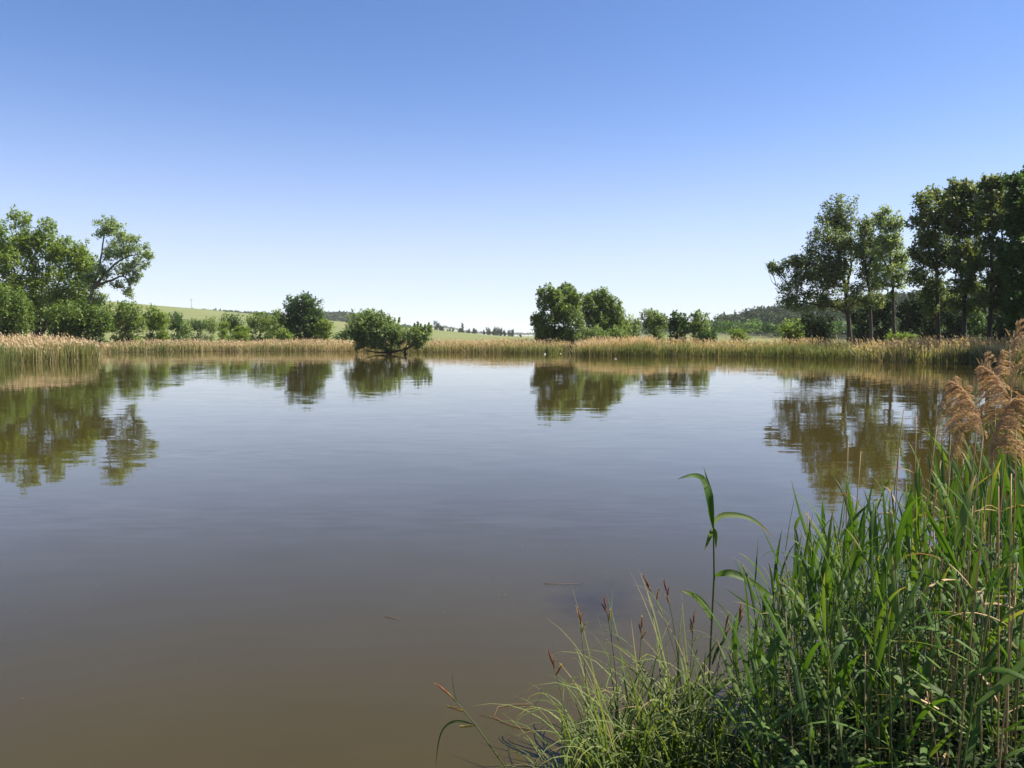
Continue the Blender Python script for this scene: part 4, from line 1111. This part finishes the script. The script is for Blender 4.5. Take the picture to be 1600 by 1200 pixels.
# bare straw stalks standing and leaning through the stand
stalks = [(1325, 690, 1348, 3.5), (1345, 705, 1322, 3.8), (1405, 700, 1400, 3.4), (1412, 640, 1396, 3.9), (1432, 650, 1408, 3.6), (1520, 790, 1500, 2.9), (1560, 760, 1568, 2.4), (1580, 740, 1572, 2.5), (1536, 800, 1560, 2.7),
          (1470, 720, 1440, 3.2), (1262, 800, 1285, 3.9), (1590, 880, 1540, 2.3), (1385, 965, 1420, 2.9), (1448, 1080, 1530, 2.5), (1420, 1060, 1500, 2.6), (1352, 1010, 1362, 2.8), (1286, 985, 1290, 3.1), (1460, 820, 1470, 3.0), (1500, 840, 1490, 2.9), (1240, 900, 1250, 3.6)]
for tx, ty, fx, Y in stalks:
    top = at(tx, ty, Y); bx = (fx - 800) / 1250 * Y; bz = max(ground_z(bx, Y), 0) - .03
    o = np.array((bx, Y - rg.uniform(-.1, .1), bz)); v = top - o
    tt = np.linspace(0, 1, 8)[:, None]
    pts = v * tt + np.sin(tt * math.pi) * np.array((rg.uniform(-.02, .02), rg.uniform(-.02, .02), 0))
    root = link('dead_stalk', None, loc=tuple(o), label={1325: 'pale dead stalk rising straightest above the water side of the reed stand', 1448: 'long dead stalk leaning low across the bottom of the stand', 1412: 'thin dead stalk reaching highest, just left of the plumes'}.get(tx, 'bare straw-coloured dead reed stalk among the green reeds'), category='reed stalk', group='bare dead stalks in the reed stand')
    g = Geo(); g.tube(pts, np.linspace(.0034, .0020, 8), 6, tint=rg.uniform(.35, .95)); link('stem', g.build('stem', [M['straw']], smooth=True), root)
    V, Q, ac, al = blade(rg.uniform(.1, .22), .008, R(rg.uniform(10, 60)), R(rg.uniform(60, 140)), rg.uniform(-2, 2), seg=6)
    link('leaf', mesh('leaf', rotz(V, rg.uniform(0, 6.28)) + pts[rg.randint(2, 6)], Q, mats=[M['straw']], smooth=True, tint=np.full(len(V), rg.uniform(.2, .8))), root)

# ------------------------------------------------------------------ sedges
def spike(root, base, d, L_, r0, tint, name='flower_spike'):
    base = np.asarray(base, float); d = unit(np.asarray(d, float))
    t = np.linspace(0, 1, 6)
    g = Geo()
    pts = base + d * (t * L_)[:, None]; pts[:, 2] -= .12 * L_ * t ** 2
    g.tube(pts, r0 * np.array((.35, .9, 1, .9, .6, .1)), 6, tint=np.clip(tint - .1 + .15 * np.random.default_rng(int(L_ * 1e5)).normal(size=37), 0, 1))
    rng = np.random.default_rng(int(L_ * 1e6) % 9973)
    k = 46
    u = rng.random(k); an = rng.uniform(0, 6.28, k)
    c = base + d * (u * L_)[:, None]; c[:, 2] -= .12 * L_ * u ** 2
    rad = unit(np.cross(d + rng.normal(size=(k, 3)) * .01, rng.normal(size=(k, 3))))
    tip = c + rad * r0 * 1.5 + d * r0 * 2.2
    sd = np.cross(rad, d) * r0 * .5
    V = np.stack([c - sd, c + sd, tip], 1).reshape(-1, 3)
    g.add(V, None, np.arange(k * 3).reshape(-1, 3), tint=np.repeat(np.clip(rng.normal(tint, .2, k), 0, 1), 3))
    link(name, g.build(name, [M['sedge_spike']]), root)

rs = random.Random(19)
def sedge_proto(nb, lmin, lmax):
    root = link('sedge_tuft', None)
    for i in range(nb):
        az = rs.uniform(0, 6.28)
        ln = rs.uniform(lmin, lmax)
        V, Q, ac, al = blade(ln, rs.uniform(.010, .018), R(rs.uniform(68, 89)), R(rs.choice([rs.uniform(20, 60), rs.uniform(70, 140), rs.uniform(110, 175)])), rs.uniform(-.8, .8), seg=11, peak=.2, curl=rs.uniform(1.5, 2.6), side=rs.uniform(-.4, .4), fold=.3)
        off = np.array((rs.gauss(0, .028), rs.gauss(0, .028), 0))
        blade_obj('blade', rotz(V, az) + off, Q, ac, al, root, M['sedge_leaf'])
    return root
sp = [sedge_proto(26, .5, 1.05) for _ in range(5)]
tufts = [(900, 3.72, .85), (925, 3.95, .9), (945, 3.6, .92), (965, 3.85, 1.0), (990, 3.65, 1.05), (1012, 3.95, 1.05), (1036, 3.7, 1.1), (1062, 3.9, 1.1), (1085, 3.6, 1.05), (1112, 3.85, 1.05), (1145, 3.7, 1.0), (885, 3.5, .72),
         (975, 3.35, .8), (1060, 3.32, .85), (1125, 3.3, .85), (1190, 3.5, .95), (1260, 3.25, .8), (1340, 2.85, .7)]
for i, (px, Y, s) in enumerate(tufts):
    pr = sp[i] if i < 5 else copy_tree(sp[i % 5])
    X = (px - 800) / 1250 * Y
    pr.location = (X, Y, max(ground_z(X, Y), -.12) - .02)
    s *= 1.06
    pr.scale = (s, s, s); pr.rotation_euler = (rs.gauss(0, .06), rs.gauss(-.05, .06), rs.uniform(0, 6.28))
    pr['category'] = 'sedge'
    pr['label'], pr['group'] = 'arching pale green sedge tuft in the clump between lone reed and open water', 'sedge tufts of the clump'
    if i == 11: pr['label'] = 'smallest outermost sedge tuft, its blades trailing over the open water'
    elif px > 1150: pr['label'], pr['group'] = 'sedge tuft half hidden among the feet of the reeds', 'sedge tufts among the reeds'
    elif px > 1085: pr['label'], pr['group'] = 'sedge tuft at the foot of the lone tall reed', 'sedge tufts by the lone reed'

# flowering stems: (top px, py, foot px, depth, label)
flow = [(905, 962, 925, 3.75, 'flowering sedge stem with two brown spikes, leftmost upright one of the clump'),
        (946, 944, 975, 3.85, 'flowering sedge stem with slim pale brown spikes'),
        (862, 1032, 900, 3.6, 'flowering sedge stem bent over with hanging dark spikelets'),
        (1003, 975, 1000, 3.8, 'flowering sedge stem with the darkest maroon spike'),
        (1012, 912, 1085, 3.95, 'flowering sedge stem arching to the highest brown spike'),
        (1040, 918, 1075, 4.05, 'flowering sedge stem beside the highest one with orange spike'),
        (1084, 968, 1082, 3.9, 'flowering sedge stem with short orange spike next to the lone reed'),
        (1156, 955, 1150, 3.9, 'flowering sedge stem with a red-brown spike right of the lone reed'),
        (1136, 970, 1118, 3.75, 'flowering sedge stem tilted with split brown spikes by the lone reed')]
for tx, ty, fx, Y, lb in flow:
    top = at(tx, ty, Y); X = (fx - 800) / 1250 * Y
    o = np.array((X, Y, max(ground_z(X, Y), -.1) - .02)); v = top - o
    tt = np.linspace(0, 1, 10)
    pts = np.stack([v[0] * tt ** 1.9, v[1] * tt, v[2] * (tt + .08 * np.sin(tt * math.pi))], 1)
    root = link('flowering_sedge', None, loc=tuple(o), label=lb, category='sedge', group='flowering sedge stems')
    g = Geo(); g.tube(pts, np.linspace(.0028, .0014, 10), 5, tint=.25); link('stem', g.build('stem', [M['reed_stem']], smooth=True), root)
    d = unit(pts[-1] - pts[-3])
    spike(root, pts[-1] - d * .02, d, rs.uniform(.06, .085), .0046, rs.uniform(.3, .6))
    spike(root, pts[-1] - d * .045, unit(d + np.array((rs.uniform(-.4, .4), 0, .1))), rs.uniform(.045, .065), .0042, rs.uniform(.3, .55))
    spike(root, pts[-2], unit(d + np.array((rs.uniform(-.7, .7), rs.uniform(-.3, .3), .0))), rs.uniform(.05, .07), .0048, rs.uniform(.8, 1))
    for j in range(2):
        V, Q, ac, al = blade(rs.uniform(.18, .32), .006, R(rs.uniform(50, 75)), R(rs.uniform(20, 90)), 0, seg=7)
        blade_obj('blade', rotz(V, rs.uniform(0, 6.28)) + pts[7 - j * 2], Q, ac, al, root, M['sedge_leaf'])

def lone_sedge():
    Y = 3.72
    o = at(800, 1215, Y)
    root = link('flowering_sedge', None, loc=tuple(o), label='single flowering sedge stem leaning far out over the water, yellow-green spikelets', category='sedge')
    P = np.array([at(a, b, Y) for a, b in [(800, 1215), (782, 1188), (762, 1160), (744, 1134), (726, 1112), (708, 1092), (694, 1078)]]) - o
    g = Geo(); g.tube(P, np.linspace(.0042, .0022, 7), 6, tint=.25); link('stem', g.build('stem', [M['reed_stem']], smooth=True), root)
    d = unit(P[-1] - P[-2])
    spike(root, P[-1] - d * .03, d, .088, .0052, .45)
    spike(root, P[-2], unit(d + np.array((-.05, 0, .25))), .06, .0042, .85)
    spike(root, P[-3], unit(np.array((-1, 0, .42))), .085, .0062, .97)
    spike(root, P[-4] + np.array((0, 0, .0)), unit(np.array((-1, 0, .03))), .075, .0058, .95)
    px_leaf(root, o, [(742, 1134), (728, 1127), (708, 1125), (694, 1134), (686, 1150), (682, 1180), (681, 1200)], .011, Y, mat='sedge_leaf')
    px_leaf(root, o, [(716, 1100), (710, 1085), (707, 1065), (706, 1048)], .004, Y, mat='sedge_leaf')
lone_sedge()

# brown dead blades trailing from the clump into the water
for k, (pts, lb) in enumerate([([(835, 1143), (800, 1135), (770, 1122), (750, 1118)], 'dead brown blade trailing on the water from the sedge clump'),
                               ([(828, 1102), (800, 1102), (778, 1106), (772, 1120), (786, 1130)], 'curled dead blade floating beside the sedge clump'),
                               ([(850, 912), (862, 913), (905, 913)], 'thin straw floating beyond the sedge clump'),
                               ([(602, 964), (612, 966), (624, 969)], 'tiny pale straw floating alone on open water')]):
    W3 = [np.array((*rp(a, b), .006)) for a, b in pts]
    g = Geo(); o = W3[0]
    g.tube(np.array(W3) - o, np.linspace(.0028, .0012, len(W3)), 5, tint=.1)
    link('floating_blade', g.build('floating_blade', [M['straw']]), None, tuple(o), label=lb, category='dead leaf')

def specks():
    rng = np.random.default_rng(8)
    n = 90
    x = np.where(rng.random(n) < .5, rng.normal(.55, .55, n), rng.uniform(-4, 2, n)); y = np.where(rng.random(n) < .5, rng.normal(6.2, .9, n), rng.uniform(4, 14, n))
    ok = pond_dist(x, y) < -.1
    x, y = x[ok], y[ok]; n = len(x)
    a = rng.uniform(0, 6.28, n); l = rng.uniform(.003, .009, n); w_ = l * rng.uniform(.2, .6, n)
    c = np.stack([x, y, np.full(n, .004)], 1); t = np.stack([np.cos(a), np.sin(a), a * 0], 1) * l[:, None]; b_ = np.stack([-np.sin(a), np.cos(a), a * 0], 1) * w_[:, None]
    V = np.stack([c - t, c + b_, c + t, c - b_], 1).reshape(-1, 3)
    link('floating_debris', mesh('floating_debris', V, np.arange(n * 4).reshape(-1, 4), mats=[M['straw']], tint=np.repeat(rng.uniform(0, .15, n), 4)), kind='stuff', label='tiny bits of dead leaf and husk floating on the near water', category='debris')
specks()

# ------------------------------------------------------------------ undergrowth at the foot of the reeds
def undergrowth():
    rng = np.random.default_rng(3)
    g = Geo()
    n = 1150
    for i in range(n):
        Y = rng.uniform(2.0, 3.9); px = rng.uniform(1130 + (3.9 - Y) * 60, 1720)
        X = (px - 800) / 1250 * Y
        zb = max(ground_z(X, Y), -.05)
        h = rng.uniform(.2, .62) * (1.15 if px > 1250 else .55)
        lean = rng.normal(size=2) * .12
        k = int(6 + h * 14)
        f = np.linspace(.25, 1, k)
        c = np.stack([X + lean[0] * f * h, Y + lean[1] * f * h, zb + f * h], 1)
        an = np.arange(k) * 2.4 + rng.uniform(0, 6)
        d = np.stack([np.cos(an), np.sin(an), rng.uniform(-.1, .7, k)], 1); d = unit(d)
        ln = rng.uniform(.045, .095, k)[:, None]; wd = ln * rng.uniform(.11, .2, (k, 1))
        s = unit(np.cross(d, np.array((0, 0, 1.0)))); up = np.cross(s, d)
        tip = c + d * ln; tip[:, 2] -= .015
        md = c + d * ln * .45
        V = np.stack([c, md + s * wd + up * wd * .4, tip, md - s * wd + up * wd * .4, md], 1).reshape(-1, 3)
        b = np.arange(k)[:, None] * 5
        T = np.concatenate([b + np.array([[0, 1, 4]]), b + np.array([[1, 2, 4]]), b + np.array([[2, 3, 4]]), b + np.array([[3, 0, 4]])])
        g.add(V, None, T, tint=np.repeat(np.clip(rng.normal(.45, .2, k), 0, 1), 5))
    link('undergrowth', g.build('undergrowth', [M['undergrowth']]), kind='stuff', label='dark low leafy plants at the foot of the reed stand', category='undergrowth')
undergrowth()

# ------------------------------------------------------------------ haze
def haze():
    m = bpy.data.materials.new('haze_air'); m.use_nodes = True
    nt = m.node_tree; nt.nodes.clear()
    out = nt.nodes.new('ShaderNodeOutputMaterial')
    v = nt.nodes.new('ShaderNodeVolumePrincipled')
    v.inputs['Color'].default_value = (.93, .96, 1.0, 1)
    v.inputs['Density'].default_value = .00008
    v.inputs['Anisotropy'].default_value = 0.0
    nt.links.new(v.outputs[0], out.inputs['Volume'])
    x0, x1, y0, y1, z0, z1 = -6100, 6100, -400, 6100, -3.5, 105
    V = [(x, y, z) for z in (z0, z1) for y in (y0, y1) for x in (x0, x1)]
    Q = [(0, 2, 3, 1), (4, 5, 7, 6), (0, 1, 5, 4), (2, 6, 7, 3), (0, 4, 6, 2), (1, 3, 7, 5)]
    link('haze', mesh('haze', V, Q, mats=[m]), kind='stuff')
haze()
